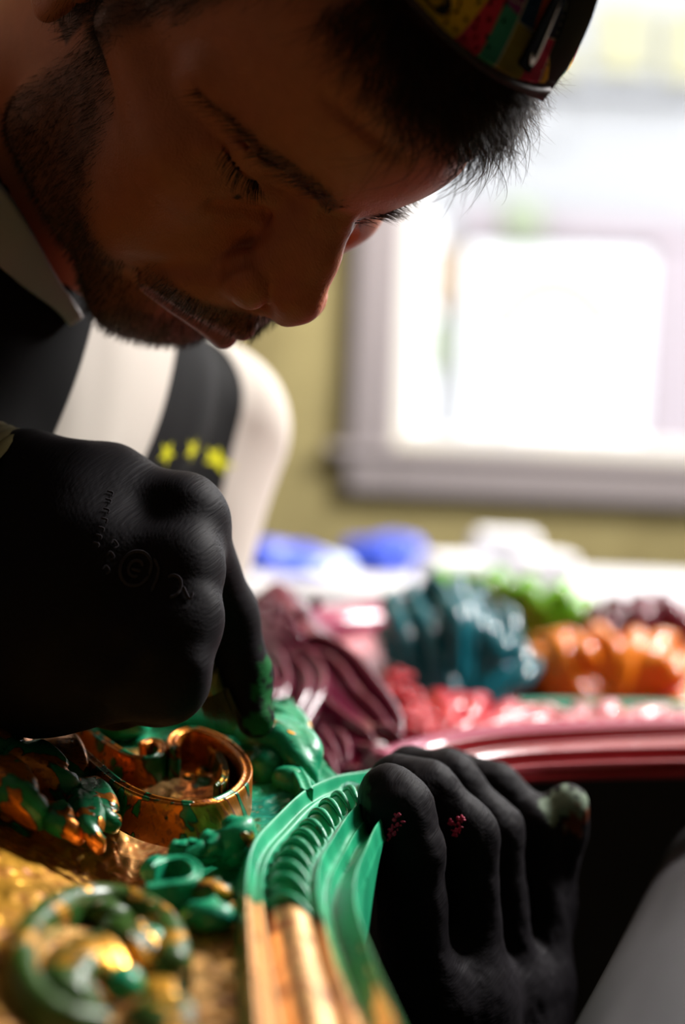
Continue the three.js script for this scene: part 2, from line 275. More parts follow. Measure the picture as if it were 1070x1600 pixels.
// gold leaf under flaking green paint; cover = share of green, per texture point
function leafed(cover, green, metal, u, v, per) {
  const n = 0.6 * fbm(u, v, per, 5, 1) + 0.4 * fbm(u, v, per * 3, 3, 8), fine = fbm(u, v, per * 8, 3, 4), big = fbm(u, v, per, 2, 19);
  const e = n - (1 - cover), w = smooth(e, -0.012, 0.012), edge = 1 - smooth(Math.abs(e), 0.004, 0.022);
  let c = mix3(mix3(metal, bole, 0.6 * smooth(fine, 0.56, 0.76)), mix3(green, teal, 0.5 * smooth(big, 0.5, 0.8)).map((x) => x * (0.85 + 0.3 * fine)), w);
  c = mix3(c, bole.map((x) => x * 0.45), 0.55 * edge);
  return [...c, lerp(0.22 + 0.25 * fine, 0.22 + 0.25 * fine, w), lerp(0.72, 0, w) * (1 - 0.6 * smooth(fine, 0.55, 0.72) * (1 - w)), 0.35 * fine + 0.5 * w + 0.15 * n];
}
const TEX = 1024;
const glossy = { clearcoat: 0.0, specularIntensity: 0.9 };
const tiled = (m, per) => { for (const k of ['map', 'roughnessMap', 'metalnessMap', 'bumpMap']) { m[k].repeat.set(1 / per, 1 / per); } return m; };
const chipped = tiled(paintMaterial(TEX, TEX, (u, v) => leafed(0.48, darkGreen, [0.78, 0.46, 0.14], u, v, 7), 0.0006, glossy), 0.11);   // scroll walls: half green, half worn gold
const greenMat = tiled(paintMaterial(TEX, TEX, (u, v) => leafed(0.72, paintGreen, gold, u, v, 6), 0.0005, glossy), 0.12);
const goldMat = tiled(paintMaterial(TEX, TEX, (u, v) => leafed(0.60, [0.19, 0.31, 0.09], gold, u, v, 5), 0.0007, glossy), 0.10);

// -- moulding round the opening: outer ridge line A, inner lip B
const A = [[392, 1760, 0.305], [380, 1600, 0.35], [372, 1500, 0.392], [370, 1400, 0.436], [385, 1340, 0.472], [420, 1300, 0.50], [470, 1256, 0.532], [520, 1234, 0.556], [575, 1224, 0.577], [640, 1196, 0.612], [760, 1170, 0.648], [900, 1158, 0.67], [1075, 1150, 0.69], [1300, 1146, 0.70]].map((a) => at(...a));
const B = [[700, 1760, 0.31], [634, 1600, 0.352], [592, 1500, 0.392], [567, 1425, 0.424], [567, 1385, 0.442], [582, 1340, 0.476], [596, 1305, 0.497], [612, 1285, 0.52], [640, 1268, 0.55], [690, 1240, 0.58], [790, 1212, 0.61], [900, 1204, 0.625], [1075, 1200, 0.635], [1300, 1198, 0.64]].map((a) => at(...a));
const bump1 = (s, c, w) => Math.exp(-(((s - c) / w) ** 2));
const mouldH = (s) => 0.0065 * bump1(s, 0.07, 0.055) + 0.0022 * bump1(s, 0.19, 0.04) - 0.002 * bump1(s, 0.25, 0.03) + 0.0045 * bump1(s, 0.42, 0.15) + 0.0042 * bump1(s, 0.64, 0.028) + 0.0005 * bump1(s, 0.7, 0.02) - 0.0045 * bump1(s, 0.79, 0.085) + 0.0024 * bump1(s, 0.74, 0.02) + 0.003 * bump1(s, 0.93, 0.03) - 0.0035 * smooth(s, 0.95, 1);
const frameBase = at(330, 1300, 0.5); frameBase.y -= 0.045;
const carved = thing('carved_frame', 'ornate carved frame with gilded scrolls and leaves painted green, maroon, teal and orange', 'frame', frameBase);
const LENGTHS = 1.3;
const mouldTex = paintMaterial(2048, 512, (u, v) => {
  // u along the moulding from the near end, v across it
  const L = u * LENGTHS, far = smooth(L, 0.285, 0.315), n = fbm(u * 1, v, 12, 4, 2);
  const cover = lerp(0.33 + 0.4 * smooth(L, 0.085, 0.16) + 0.55 * smooth(v, 0.9, 0.95) + 0.2 * bump1(v, 0.79, 0.1) + 0.25 * bump1(v, 0.0, 0.05), 0.95, smooth(L, 0.135, 0.165));
  let q = leafed(clamp(cover, 0, 0.97), mix3(paintGreen, [0.25, 0.45, 0.08], 0.6 * (1 - smooth(L, 0.08, 0.15))), peach, u * 3, v * 0.16 * 3 / 3, 6);
  if (far > 0) { const r = mix3([0.50, 0.06, 0.10], [0.66, 0.26, 0.30], smooth(n, 0.4, 0.65)); q = [lerp(q[0], r[0], far), lerp(q[1], r[1], far), lerp(q[2], r[2], far), lerp(q[3], 0.3, far), q[4] * (1 - far), q[5]]; }
  return q;
}, 0.0004, glossy);
const SLOTS = [0.125, 0.262, 11];                                  // hollows of the ribbed leaf: from, to (metres along), how many
const ribbed = (s, L) => { const [a, b, k] = SLOTS, p = (L + (s - 0.42) * 0.022 - a) / (b - a) * k, i = Math.floor(p), w = (p > 0 && p < k) ? 1 : 0, e = (p - i - 0.5) / 0.27; return w * (0.0013 * smooth(s, 0.2, 0.28) * smooth(0.62 - s, 0, 0.06) - 0.0042 * Math.exp(-(e ** 4)) * smooth(s, 0.24, 0.31) * smooth(0.585 - s, 0, 0.07) * (0.75 + 0.5 * hash[i + 40])); };
const lengthA = curve(A, 50).reduce((l, p, i, a) => l + (i ? p.distanceTo(a[i - 1]) : 0), 0);
const mouldGeo = ruled(A, B, 900, 100, (s, t) => mouldH(s) + ribbed(s, t * lengthA), (t) => lerp(0.035, 0.005, smooth(t, 0.3, 0.42)));
{ const uv = mouldGeo.attributes.uv, w = 101, o = 901 * w; for (let i = 0; i < uv.count; i++) uv.setXY(i, uv.getX(i) / LENGTHS, (i % o % w) / 100); }
const moulding = part(carved, 'moulding', mouldGeo, mouldTex, { label: 'ridged moulding round the opening' });
// raised veins of the ribbed leaf, one between every two hollows
{
  const a = curve(A, 900), b = curve(B, 900), [l0, l1, k] = SLOTS;
  const P = (L, s, h) => { const i = clamp(Math.round(L / lengthA * 900), 0, 900); return V().lerpVectors(a[i], b[i], s).add(V(0, mouldH(s) + ribbed(s, L) + h, 0)); };
  for (let i = 0; i <= k; i++) { const L = l0 + (l1 - l0) * i / k; part(carved, 'leaf_rib', planUV(tube([0.24, 0.32, 0.42, 0.52, 0.59].map((s, j) => P(L - (s - 0.42) * 0.022, s, [0.0002, 0.0008, 0.0010, 0.0008, 0][j])), (q) => 0.0013 * Math.sin(Math.PI * clamp(q * 0.86 + 0.1, 0, 1)) ** 0.6, 8, 16, 0.8)), greenMat); }
}

// -- ground of the near part: hammered gold, green towards the moulding
const rightEdge = table([[1090, 455], [1120, 480], [1200, 515], [1228, 575], [1242, 548], [1262, 480], [1302, 432], [1342, 398], [1400, 384], [1500, 386], [1600, 392], [1780, 405]]);
{
  const rows = []; for (let py = 1780; py >= 1090; py -= 3) rows.push(py);
  const cols = 240, pos = [], uv = [], idx = [], k = cols + 1;
  for (const side of [0, 1]) for (const py of rows) for (let j = 0; j <= cols; j++) {
    const px = lerp(-420, rightEdge(py), j / cols), p = at(px, py, nearDepth(py)), bowl = 0.014 * Math.exp(-(((px - 170) / 190) ** 2) - (((py - 1335) / 52) ** 2));
    p.y += side ? -0.045 : swell(px) - 0.001 - bowl + 0.0034 * (n3(p.x * 90, 0, p.z * 90, 61) - 0.5) + 0.0015 * (n3(p.x * 330, 3, p.z * 330, 62) - 0.5);
    pos.push(p.x, p.y, p.z); uv.push((p.x + 0.5) / 0.6, (p.z + 0.75) / 0.6);
  }
  const o = rows.length * k;
  for (let i = 0; i < rows.length - 1; i++) for (let j = 0; j < cols; j++) { const p = i * k + j; idx.push(p, p + 1, p + k, p + 1, p + k + 1, p + k); idx.push(o + p, o + p + k, o + p + 1, o + p + 1, o + p + k, o + p + k + 1); }
  for (let i = 0; i < rows.length - 1; i++) for (const j of [0, cols]) { const p = i * k + j, r = p + k; idx.push(p, r, o + p, r, o + r, o + p); }
  for (let j = 0; j < cols; j++) for (const i of [0, rows.length - 1]) { const p = i * k + j, r = p + 1; idx.push(p, o + p, r, r, o + p, o + r); }
  const g = finish(pos, idx, uv);
  const line = curve(A, 60).slice(6, 40), scrollC = Sp(270, 1200), tmp = V();
  const mat = paintMaterial(1536, 1536, (u, v) => {
    const x = u * 0.6 - 0.5, z = v * 0.6 - 0.75; let d = 1; for (const q of line) d = Math.min(d, Math.hypot(q.x - x, q.z - z));
    const greenish = smooth(0.034 - d, 0, 0.014) * smooth(-0.435 - z, -0.012, 0.012) + smooth(-0.575 - z, 0, 0.02);
    const s = leafed(0.16 + 0.14 * smooth(-0.40 - z, -0.05, 0.05) + 0.66 * clamp(greenish, 0, 1), paintGreen, mix3(gold, peach, 0.9 * smooth(x, -0.1, -0.06)), u, v, 16);
    const crinkle = vn(u * 260 + 3 * fbm(u, v, 40, 2, 5), v * 260, 260, 6); s[5] = 0.5 * s[5] + 0.5 * crinkle; return s;
  }, 0.0011, glossy, THREE.ClampToEdgeWrapping);
  part(carved, 'ground', g, mat, { label: 'hammered gold ground' });
}

// -- C-scroll standing on it: a ribbon wall with a double rim, curling to a bulb
const wallProfile = (w, h) => [[-w, -0.004], [-w * 0.94, h * 0.8], [-w * 0.98, h * 0.93], [-w * 0.75, h], [-w * 0.45, h * 0.985], [-w * 0.2, h * 0.92], [w * 0.2, h * 0.92], [w * 0.45, h * 0.985], [w * 0.75, h], [w * 0.98, h * 0.93], [w * 0.94, h * 0.8], [w, -0.004]];
function scroll(name, rim, h, w, mat, n = 120, taper = 0.5, UP = V(0, 1, 0.12).normalize()) {
  const path = curve(rim.map(([px, py]) => Sp(px, py, h)), n), down = UP.clone().multiplyScalar(-h); path.forEach((p) => p.add(down));
  return part(carved, name, planUV(sweep(path, (t) => wallProfile(w * lerp(taper, 1, smooth(t, 0, 0.12)), h), UP)), mat);
}
// rim heights are read off the upper edge; the eye sees it against the ground behind, so its depth is shortened a little
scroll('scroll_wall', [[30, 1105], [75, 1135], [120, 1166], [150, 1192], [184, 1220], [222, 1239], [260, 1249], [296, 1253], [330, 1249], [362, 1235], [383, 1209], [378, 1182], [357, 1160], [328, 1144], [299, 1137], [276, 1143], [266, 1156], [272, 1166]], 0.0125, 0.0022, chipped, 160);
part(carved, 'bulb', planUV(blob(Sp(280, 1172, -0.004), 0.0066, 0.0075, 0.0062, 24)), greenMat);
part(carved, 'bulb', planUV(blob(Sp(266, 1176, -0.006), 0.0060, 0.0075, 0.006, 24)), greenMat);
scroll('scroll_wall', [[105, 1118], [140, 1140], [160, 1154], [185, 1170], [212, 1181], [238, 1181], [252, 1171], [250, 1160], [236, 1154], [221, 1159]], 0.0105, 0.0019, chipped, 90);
part(carved, 'bulb', planUV(blob(Sp(224, 1170, -0.004), 0.0062, 0.0052, 0.0062, 20)), greenMat);
scroll('scroll_wall', [[322, 1158], [340, 1176], [350, 1196], [349, 1214], [338, 1226]], 0.008, 0.0016, goldMat, 40);
part(carved, 'bulb', planUV(blob(Sp(298, 1231, -0.006), 0.0052, 0.0062, 0.005, 16)), goldMat); part(carved, 'bulb', planUV(blob(Sp(317, 1222, -0.006), 0.0045, 0.0066, 0.0045, 16)), goldMat);
{ const c = Sp(305, 1200, -0.010); part(carved, 'crumpled_boss', planUV(polygonize((x, y, z) => ellipsoid(arr(c), [0.013, 0.007, 0.016])(x, y, z) + 0.003 * (n3(x * 420, y * 420, z * 420, 71) - 0.5), [c.x - 0.018, c.y - 0.012, c.z - 0.022], [c.x + 0.018, c.y + 0.012, c.z + 0.022], 0.0009)), goldMat); }

// a leaf lobe: fat teardrop swept over its own spine, with a groove down the middle
function lobe(name, pts, w, mat, flat = 0.7, parent = carved, point = Sp, bulge = 0.6) {
  const path = curve(pts.map((p) => point(...p)), 26);
  return part(parent, name, planUV(sweep(path, (t) => { const q = w * Math.pow(Math.sin(Math.PI * clamp(t * 0.9 + 0.06, 0, 1)), bulge); return Array.from({ length: 18 }, (_, j) => { const a = j / 18 * 2 * Math.PI, g = 1 - 0.28 * Math.exp(-((Math.atan2(Math.cos(a), Math.sin(a)) / 0.32) ** 2)); return [Math.cos(a) * q, Math.sin(a) * q * flat * g]; }); })), mat);
}
// curled leaves right of the scroll
part(carved, 'bulb', planUV(blob(Sp(416, 1200, 0.002), 0.0078, 0.0082, 0.0080, 28)), greenMat);
scroll('leaf_curl', [[398, 1184], [412, 1168], [434, 1170], [454, 1188], [470, 1212], [478, 1232]], 0.007, 0.0026, greenMat, 50);
lobe('leaf', [[440, 1236, -0.004], [452, 1216, 0.002], [468, 1226, 0], [482, 1248, -0.006]], 0.0075, greenMat, 0.9);
lobe('leaf', [[380, 1150, 0.001], [420, 1140, 0.012], [458, 1160, 0.010], [478, 1190, 0.006], [494, 1228, -0.003]], 0.011, greenMat, 0.7);
lobe('leaf', [[240, 1128, -0.002], [290, 1112, 0.004], [345, 1118, 0.007], [392, 1140, 0.007], [420, 1158, 0.002]], 0.009, greenMat, 0.9);
lobe('leaf', [[430, 1110, 0.0], [450, 1122, 0.006], [474, 1150, 0.004], [492, 1186, -0.006]], 0.007, greenMat, 0.8);
lobe('leaf', [[150, 1140, -0.003], [195, 1128, 0.006], [230, 1140, 0.002]], 0.009, greenMat, 0.8);
// bud, small ribs and curl before the moulding
lobe('leaf_bud', [[336, 1342, -0.004], [352, 1322, 0.004], [368, 1300, 0.009], [377, 1293, 0.006]], 0.0064, greenMat, 1.0);
lobe('leaf_bud', [[352, 1348, -0.005], [372, 1330, 0.003], [384, 1312, 0.002]], 0.0050, greenMat, 0.9);
lobe('leaf', [[318, 1348, -0.003], [328, 1322, 0.006], [336, 1306, 0.004]], 0.0048, greenMat, 1);
lobe('leaf', [[296, 1352, -0.003], [303, 1332, 0.005], [306, 1318, 0.002]], 0.0042, greenMat, 1);
lobe('leaf', [[276, 1350, -0.003], [281, 1332, 0.005], [279, 1322, 0.002]], 0.0042, greenMat, 1);
scroll('leaf_curl', [[236, 1352], [255, 1340], [284, 1338], [304, 1350], [303, 1366], [284, 1375], [256, 1378], [226, 1382]], 0.008, 0.0018, greenMat, 60);
part(carved, 'bulb', planUV(blob(Sp(248, 1360, 0.0), 0.0062, 0.0050, 0.0060, 22)), greenMat);
lobe('leaf', [[300, 1400, -0.003], [335, 1392, 0.004], [362, 1400, 0.001]], 0.006, goldMat, 0.8);
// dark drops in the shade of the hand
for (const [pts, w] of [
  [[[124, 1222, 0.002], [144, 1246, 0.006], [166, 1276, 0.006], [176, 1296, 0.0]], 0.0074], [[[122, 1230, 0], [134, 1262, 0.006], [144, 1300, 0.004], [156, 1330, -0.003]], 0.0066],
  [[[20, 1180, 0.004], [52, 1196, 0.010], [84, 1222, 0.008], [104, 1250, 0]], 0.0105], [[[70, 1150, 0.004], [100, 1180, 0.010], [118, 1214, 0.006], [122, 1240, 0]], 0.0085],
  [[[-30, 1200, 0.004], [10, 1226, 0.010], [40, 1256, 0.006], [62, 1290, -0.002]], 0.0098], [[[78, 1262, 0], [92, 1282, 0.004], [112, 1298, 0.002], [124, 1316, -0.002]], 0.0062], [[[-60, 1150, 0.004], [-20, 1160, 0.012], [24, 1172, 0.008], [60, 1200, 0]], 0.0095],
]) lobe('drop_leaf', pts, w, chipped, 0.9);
// large scroll in the near corner
const nearScroll = [[270, 1520], [268, 1478], [250, 1438], [214, 1412], [170, 1402], [122, 1404], [80, 1420], [46, 1450], [30, 1490], [38, 1535], [66, 1572], [112, 1596], [160, 1604]];
{ const path = curve(nearScroll.map(([x, y]) => Sp(x, y, 0.004)), 120); part(carved, 'scroll_wall', planUV(sweep(path, (t) => { const w = lerp(0.0052, 0.0034, t); return Array.from({ length: 16 }, (_, j) => { const a = j / 16 * 2 * Math.PI; return [Math.cos(a) * w, Math.sin(a) * (Math.sin(a) < 0 ? 0.013 : 0.0042)]; }); })), goldMat); }
for (const [x, y, r, h] of [[264, 1500, 0.0056, 0.008], [192, 1534, 0.0050, 0.006], [232, 1470, 0.0048, 0.005]]) part(carved, 'bulb', planUV(blob(Sp(x, y, h), r, r * 0.85, r, 20)), y % 4 ? greenMat : goldMat);
for (const [pts, w] of [[[[120, 1470, 0.002], [150, 1490, 0.006], [176, 1522, 0.004], [186, 1560, 0]], 0.0062], [[[170, 1448, 0.002], [198, 1462, 0.006], [222, 1490, 0.004], [232, 1528, 0]], 0.0066], [[[88, 1510, 0.002], [104, 1536, 0.005], [132, 1566, 0.003], [150, 1600, 0]], 0.0062], [[[232, 1540, 0.001], [252, 1556, 0.004], [262, 1590, 0.001]], 0.0056], [[[130, 1424, 0.001], [170, 1424, 0.004], [206, 1440, 0.001]], 0.0048]]) lobe('leaf', pts, w, goldMat, 0.8);
lobe('leaf', [[120, 1490, 0], [108, 1520, 0.006], [104, 1556, 0.002]], 0.008, goldMat); lobe('leaf', [[226, 1580, 0], [262, 1604, 0.005], [280, 1660, 0]], 0.009, goldMat); lobe('leaf', [[300, 1440, -0.002], [330, 1425, 0.005], [358, 1440, 0]], 0.007, greenMat);

// -- painted carving beyond: lacquered leaves
const lacquer = (r, g, b, more = {}) => std(r, g, b, 0.35, { specularIntensity: 0.15, clearcoat: 0.6, clearcoatRoughness: 0.05, ...more });
const maroon = lacquer(0.12, 0.005, 0.030), tealM = lacquer(0.003, 0.11, 0.145), leafGreen = lacquer(0.15, 0.42, 0.016), orange = lacquer(0.80, 0.22, 0.010), redM = lacquer(0.50, 0.012, 0.03), rose = lacquer(0.36, 0.06, 0.12), sky = lacquer(0.35, 0.60, 0.66), pinkM = lacquer(0.62, 0.22, 0.24), jade = lacquer(0.02, 0.30, 0.20);
const hill = (py) => farDepth(py);
// body under the far carving
part(carved, 'body', ruled([[1300, 1150, 0.71], [900, 1160, 0.685], [640, 1200, 0.63], [575, 1230, 0.60], [490, 1240, 0.63], [440, 1180, 0.72], [400, 1100, 0.80]].map((a) => at(...a).add(V(0, -0.004, 0))), [[1500, 950, 1.35], [1080, 940, 1.35], [850, 930, 1.35], [700, 940, 1.3], [560, 955, 1.22], [470, 965, 1.1], [400, 1000, 0.98]].map((a) => at(...a).add(V(0, -0.050, 0))), 60, 30, () => 0, 0.006), lacquer(0.36, 0.03, 0.05), { label: 'red painted body of the frame' });
const rib = (pts, r, flat = 0.9) => tube(pts, (t) => r * (0.35 + 0.65 * Math.sin(Math.PI * clamp(t * 0.86 + 0.1, 0, 1))), 8, 22, flat);
const cropC = (list, h = 0) => list.map(([x, y, e = 0]) => Fp(400 + x / 3.344, 880 + y / 3.344, h + e));
{
  part(carved, 'leaf_back', ruled([[398, 935], [400, 1010], [425, 1080], [470, 1150], [520, 1225]].map(([x, y]) => Fp(x, y, -0.018)), [[470, 935], [520, 990], [580, 1060], [625, 1130], [632, 1180]].map(([x, y]) => Fp(x, y, -0.018)), 40, 20, (s, t) => 0.010 * Math.sin(Math.PI * s), 0.02), maroon, { label: 'maroon acanthus leaf' });
  for (const [r0, p] of [
    [0.0062, [[190, 440], [270, 490], [320, 560], [340, 620], [325, 700], [285, 780], [240, 860], [225, 930]]], [0.0075, [[240, 400], [330, 405], [430, 460], [520, 540], [600, 640], [680, 740], [740, 830], [750, 910]]],
    [0.0062, [[150, 480], [230, 560], [262, 640], [250, 710], [215, 780], [180, 850]]], [0.0058, [[85, 440], [125, 530], [150, 620], [140, 690], [108, 770]]], [0.0066, [[300, 470], [380, 520], [450, 600], [500, 680], [560, 745], [625, 725]]],
    [0.0064, [[340, 700], [400, 785], [470, 845], [560, 895], [610, 940]]], [0.0054, [[298, 915], [320, 985], [370, 1045], [415, 1135]]], [0.005, [[330, 860], [370, 940], [410, 1020], [432, 1070]]], [0.005, [[380, 885], [430, 905], [462, 965], [472, 1050]]],
    [0.0062, [[470, 620], [520, 700], [590, 765], [645, 825], [700, 890]]], [0.006, [[70, 540], [70, 620], [100, 690], [80, 760]]], [0.006, [[600, 870], [650, 880], [700, 900], [760, 930]]], [0.0055, [[500, 960], [560, 985], [620, 1010], [560, 1060]]], [0.0055, [[420, 1110], [470, 1100], [540, 1110], [590, 1080]]],
  ]) part(carved, 'leaf_rib', rib(cropC(p, 0.012), r0 * 0.58, 1.5), maroon);
  for (const [x, y, r] of [[45, 190, 26], [130, 250, 26], [185, 282, 24], [240, 262, 30], [312, 208, 30], [75, 300, 24], [168, 330, 26], [212, 388, 30], [280, 415, 28], [95, 235, 24], [20, 250, 24]]) part(carved, 'bead', blob(Fp(400 + x / 3.344, 880 + y / 3.344, 0.006), r / 3.344 * 0.00041, r / 3.344 * 0.00041, r / 3.344 * 0.00041, 14), maroon);
}
// pale pink bar behind it
{ const bar = [[478, 975, 1.0], [540, 970, 1.02], [600, 962, 1.05], [650, 950, 1.09]].map((a) => at(...a)); part(carved, 'bar_moulding', sweep(curve(bar, 20), () => [[-0.014, -0.022], [-0.014, 0.004], [-0.008, 0.010], [0.002, 0.011], [0.004, 0.006], [0.010, 0.004], [0.014, -0.004], [0.014, -0.022]]), rose, { label: 'pink moulded bar' }); }
part(carved, 'panel', ruled([[500, 1012, 0.96], [600, 1110, 0.86]].map((a) => at(...a)), [[640, 985, 1.05], [660, 1040, 0.95]].map((a) => at(...a)), 10, 10, () => 0.004, 0.01), pinkM);
part(carved, 'panel', ruled([[590, 1000, 1.0], [612, 1045, 0.95]].map((a) => at(...a).add(V(0, 0.006, 0))), [[650, 975, 1.06], [655, 1030, 0.98]].map((a) => at(...a).add(V(0, 0.006, 0))), 10, 10, () => 0.004, 0.008), sky);
const knobbly = (pts, r) => tube(pts, (t) => r * (0.35 + 0.65 * Math.sin(Math.PI * clamp(t * 0.86 + 0.1, 0, 1))) * (0.78 + 0.34 * Math.abs(Math.sin(t * 9.5))), 9, 34, 0.9);
// a crown of ribs spreading from a root
function plume(name, root, tips0, d0, d1, lift, r, mat, seed) {
  const q = rng(seed), tips = tips0.concat(tips0.map(([x, y, a, b]) => [x + (q() - 0.5) * 40, y + 8 + q() * 26, a + (q() - 0.5) * 44, b + 6 + q() * 22]));
  tips.forEach(([x, y, cx, cy], i) => {
    const k = () => q() - 0.5, a = at(lerp(root[0], cx, 0.35 * q()) + k() * 46, root[1] + k() * 22, d0 + 0.02 * q()), e = at(x + k() * 16, y + k() * 12, d1 + k() * 0.04), m = at(cx + k() * 30, cy + k() * 20, (d0 + d1) / 2 - lift * (0.5 + q())), m2 = at(lerp(cx, x, 0.62) + k() * 34, lerp(cy, y, 0.62) - 3, lerp(d0, d1, 0.75) - lift * 1.2 * q());
    const turn = k() * 26, w = r * (0.8 + 0.45 * q()), f = at(x + turn, y + 14 + 8 * q(), d1 - 0.012), c = at(x + turn * 0.7, y + 15, d1 - 0.016);
    const one = part(carved, name, knobbly([a, a.clone().lerp(m, 0.55), m, m2, e, f], w), mat);
    if (i % 2 === 0) part(one, 'leaf_tip', blob(c, w * 1.25, w * 1.1, w * 1.25, 14), mat);
  });
}
plume('leaf_rib', [720, 1122], [[610, 930, 640, 1010], [640, 912, 668, 985], [672, 905, 700, 975], [706, 912, 730, 980], [742, 925, 762, 985], [776, 945, 792, 1000], [800, 975, 806, 1030], [812, 1010, 808, 1060], [604, 975, 630, 1040], [622, 1030, 660, 1080], [650, 960, 690, 1030], [700, 950, 726, 1020], [750, 960, 770, 1030], [680, 1010, 700, 1060], [730, 1000, 745, 1050], [780, 1020, 780, 1070]], 0.86, 0.95, 0.012, 0.0062, tealM, 91);
part(carved, 'leaf_back', ruled([[640, 1030, 0.93], [690, 1100, 0.86], [760, 1135, 0.83]].map((a) => at(...a).add(V(0, -0.022, 0))), [[610, 920, 0.985], [720, 910, 0.985], [815, 985, 0.97]].map((a) => at(...a).add(V(0, -0.022, 0))), 24, 16, (s) => 0.012 * Math.sin(Math.PI * s), 0.02), tealM, { label: 'teal acanthus leaf' });
lobe('leaf', [[628, 1020, 0.955], [660, 1062, 0.90], [705, 1098, 0.865], [760, 1120, 0.84]], 0.014, tealM, 0.6, carved, (x, y, d) => at(x, y, d));
plume('leaf_rib', [790, 985], [[690, 905, 730, 935], [730, 898, 760, 925], [780, 900, 795, 930], [830, 905, 835, 935], [880, 915, 862, 942], [915, 935, 880, 955], [700, 940, 740, 960], [905, 965, 865, 972]], 1.08, 1.12, 0.012, 0.0085, leafGreen, 92);
part(carved, 'leaf_back', ruled([[700, 975, 1.14], [800, 992, 1.1], [900, 985, 1.12]].map((a) => at(...a).add(V(0, -0.018, 0))), [[690, 905, 1.15], [800, 900, 1.16], [920, 925, 1.15]].map((a) => at(...a).add(V(0, -0.018, 0))), 20, 14, (s) => 0.012 * Math.sin(Math.PI * s), 0.02), leafGreen, { label: 'bright green leaf' });
plume('leaf_rib', [960, 1098], [[815, 1020, 870, 1050], [840, 1000, 885, 1035], [880, 990, 915, 1025], [930, 985, 950, 1020], [985, 990, 985, 1025], [1040, 1000, 1020, 1035], [1085, 1025, 1050, 1055], [815, 1065, 870, 1080], [1090, 1070, 1040, 1085], [860, 1040, 900, 1065], [1000, 1040, 990, 1070]], 0.91, 0.97, 0.010, 0.0072, orange, 93);
part(carved, 'leaf_back', ruled([[812, 1095, 0.92], [950, 1104, 0.90], [1120, 1100, 0.91]].map((a) => at(...a).add(V(0, -0.018, 0))), [[805, 1010, 0.99], [950, 980, 1.0], [1130, 1000, 0.99]].map((a) => at(...a).add(V(0, -0.018, 0))), 20, 14, (s) => 0.010 * Math.sin(Math.PI * s), 0.02), orange, { label: 'orange acanthus leaf' });
plume('leaf_rib', [1030, 1050], [[925, 955, 960, 985], [950, 940, 980, 975], [990, 935, 1005, 970], [1040, 938, 1040, 975], [1090, 950, 1070, 985], [920, 990, 965, 1015], [1110, 1000, 1075, 1020]], 1.02, 1.07, 0.012, 0.0078, lacquer(0.16, 0.02, 0.045), 94);
plume('leaf_rib', [395, 960], [[420, 935, 405, 945], [445, 940, 425, 948]], 0.97, 1.0, 0.01, 0.006, maroon, 95);
part(carved, 'fillet', sweep(curve([[800, 1112, 0.86], [880, 1110, 0.865], [980, 1112, 0.86], [1120, 1114, 0.855]].map((a) => at(...a)), 24), () => ring(10, 0.011, 0.007)), jade, { label: 'jade green fillet' });
plume('leaf_rib', [700, 1150], [[720, 1098, 705, 1120], [760, 1092, 738, 1116], [800, 1104, 768, 1122], [840, 1112, 800, 1130], [690, 1090, 692, 1118], [780, 1122, 750, 1136], [870, 1126, 830, 1138]], 0.75, 0.85, 0.008, 0.0075, redM, 96);
plume('leaf_rib', [930, 1146], [[860, 1118, 890, 1130], [900, 1112, 912, 1128], [945, 1112, 938, 1128], [990, 1116, 965, 1130], [1040, 1122, 1000, 1136], [1090, 1126, 1040, 1140]], 0.76, 0.84, 0.008, 0.0075, pinkM, 97);
// red flowers and the beaded edge above the rail
for (const [x, y, d, r] of [[622, 1062, 0.86, 7], [634, 1090, 0.83, 8], [655, 1112, 0.80, 8.5], [672, 1130, 0.78, 8], [640, 1124, 0.78, 8], [694, 1140, 0.765, 7.5], [612, 1085, 0.84, 7], [660, 1146, 0.75, 7.5]]) {
  const c = at(x, y, d), petals = []; for (let k = 0; k < 5; k++) { const a = k / 5 * 6.283 + x; petals.push(blob(V(c.x + Math.cos(a) * r * 0.0008, c.y + 0.002, c.z + Math.sin(a) * r * 0.0008), r * 0.0006, r * 0.00042, r * 0.0006, 12)); }
  petals.push(blob(V(c.x, c.y + 0.004, c.z), r * 0.0005, r * 0.0005, r * 0.0005, 12)); part(carved, 'flower', join(petals), redM);
}
{ const e = curve([[690, 1158, 0.72], [800, 1140, 0.745], [930, 1132, 0.755], [1110, 1128, 0.76]].map((a) => at(...a)), 44); e.forEach((p, i) => part(carved, 'bead', blob(p, 0.0058, 0.0048, 0.0058, 14), i % 3 ? pinkM : redM)); const f = curve([[690, 1150, 0.76], [800, 1130, 0.80], [930, 1122, 0.81], [1110, 1120, 0.81]].map((a) => at(...a)), 34); f.forEach((p, i) => part(carved, 'bead', blob(p, 0.006, 0.005, 0.006, 12), i % 4 ? pinkM : orange)); }
part(carved, 'cross_rail', sweep(curve([[590, 1196, 0.64], [660, 1172, 0.68], [780, 1152, 0.705], [930, 1144, 0.72], [1130, 1140, 0.725]].map((a) => at(...a)), 40), () => ring(12, 0.009, 0.006)), rose, { label: 'rose red rail above the opening' });

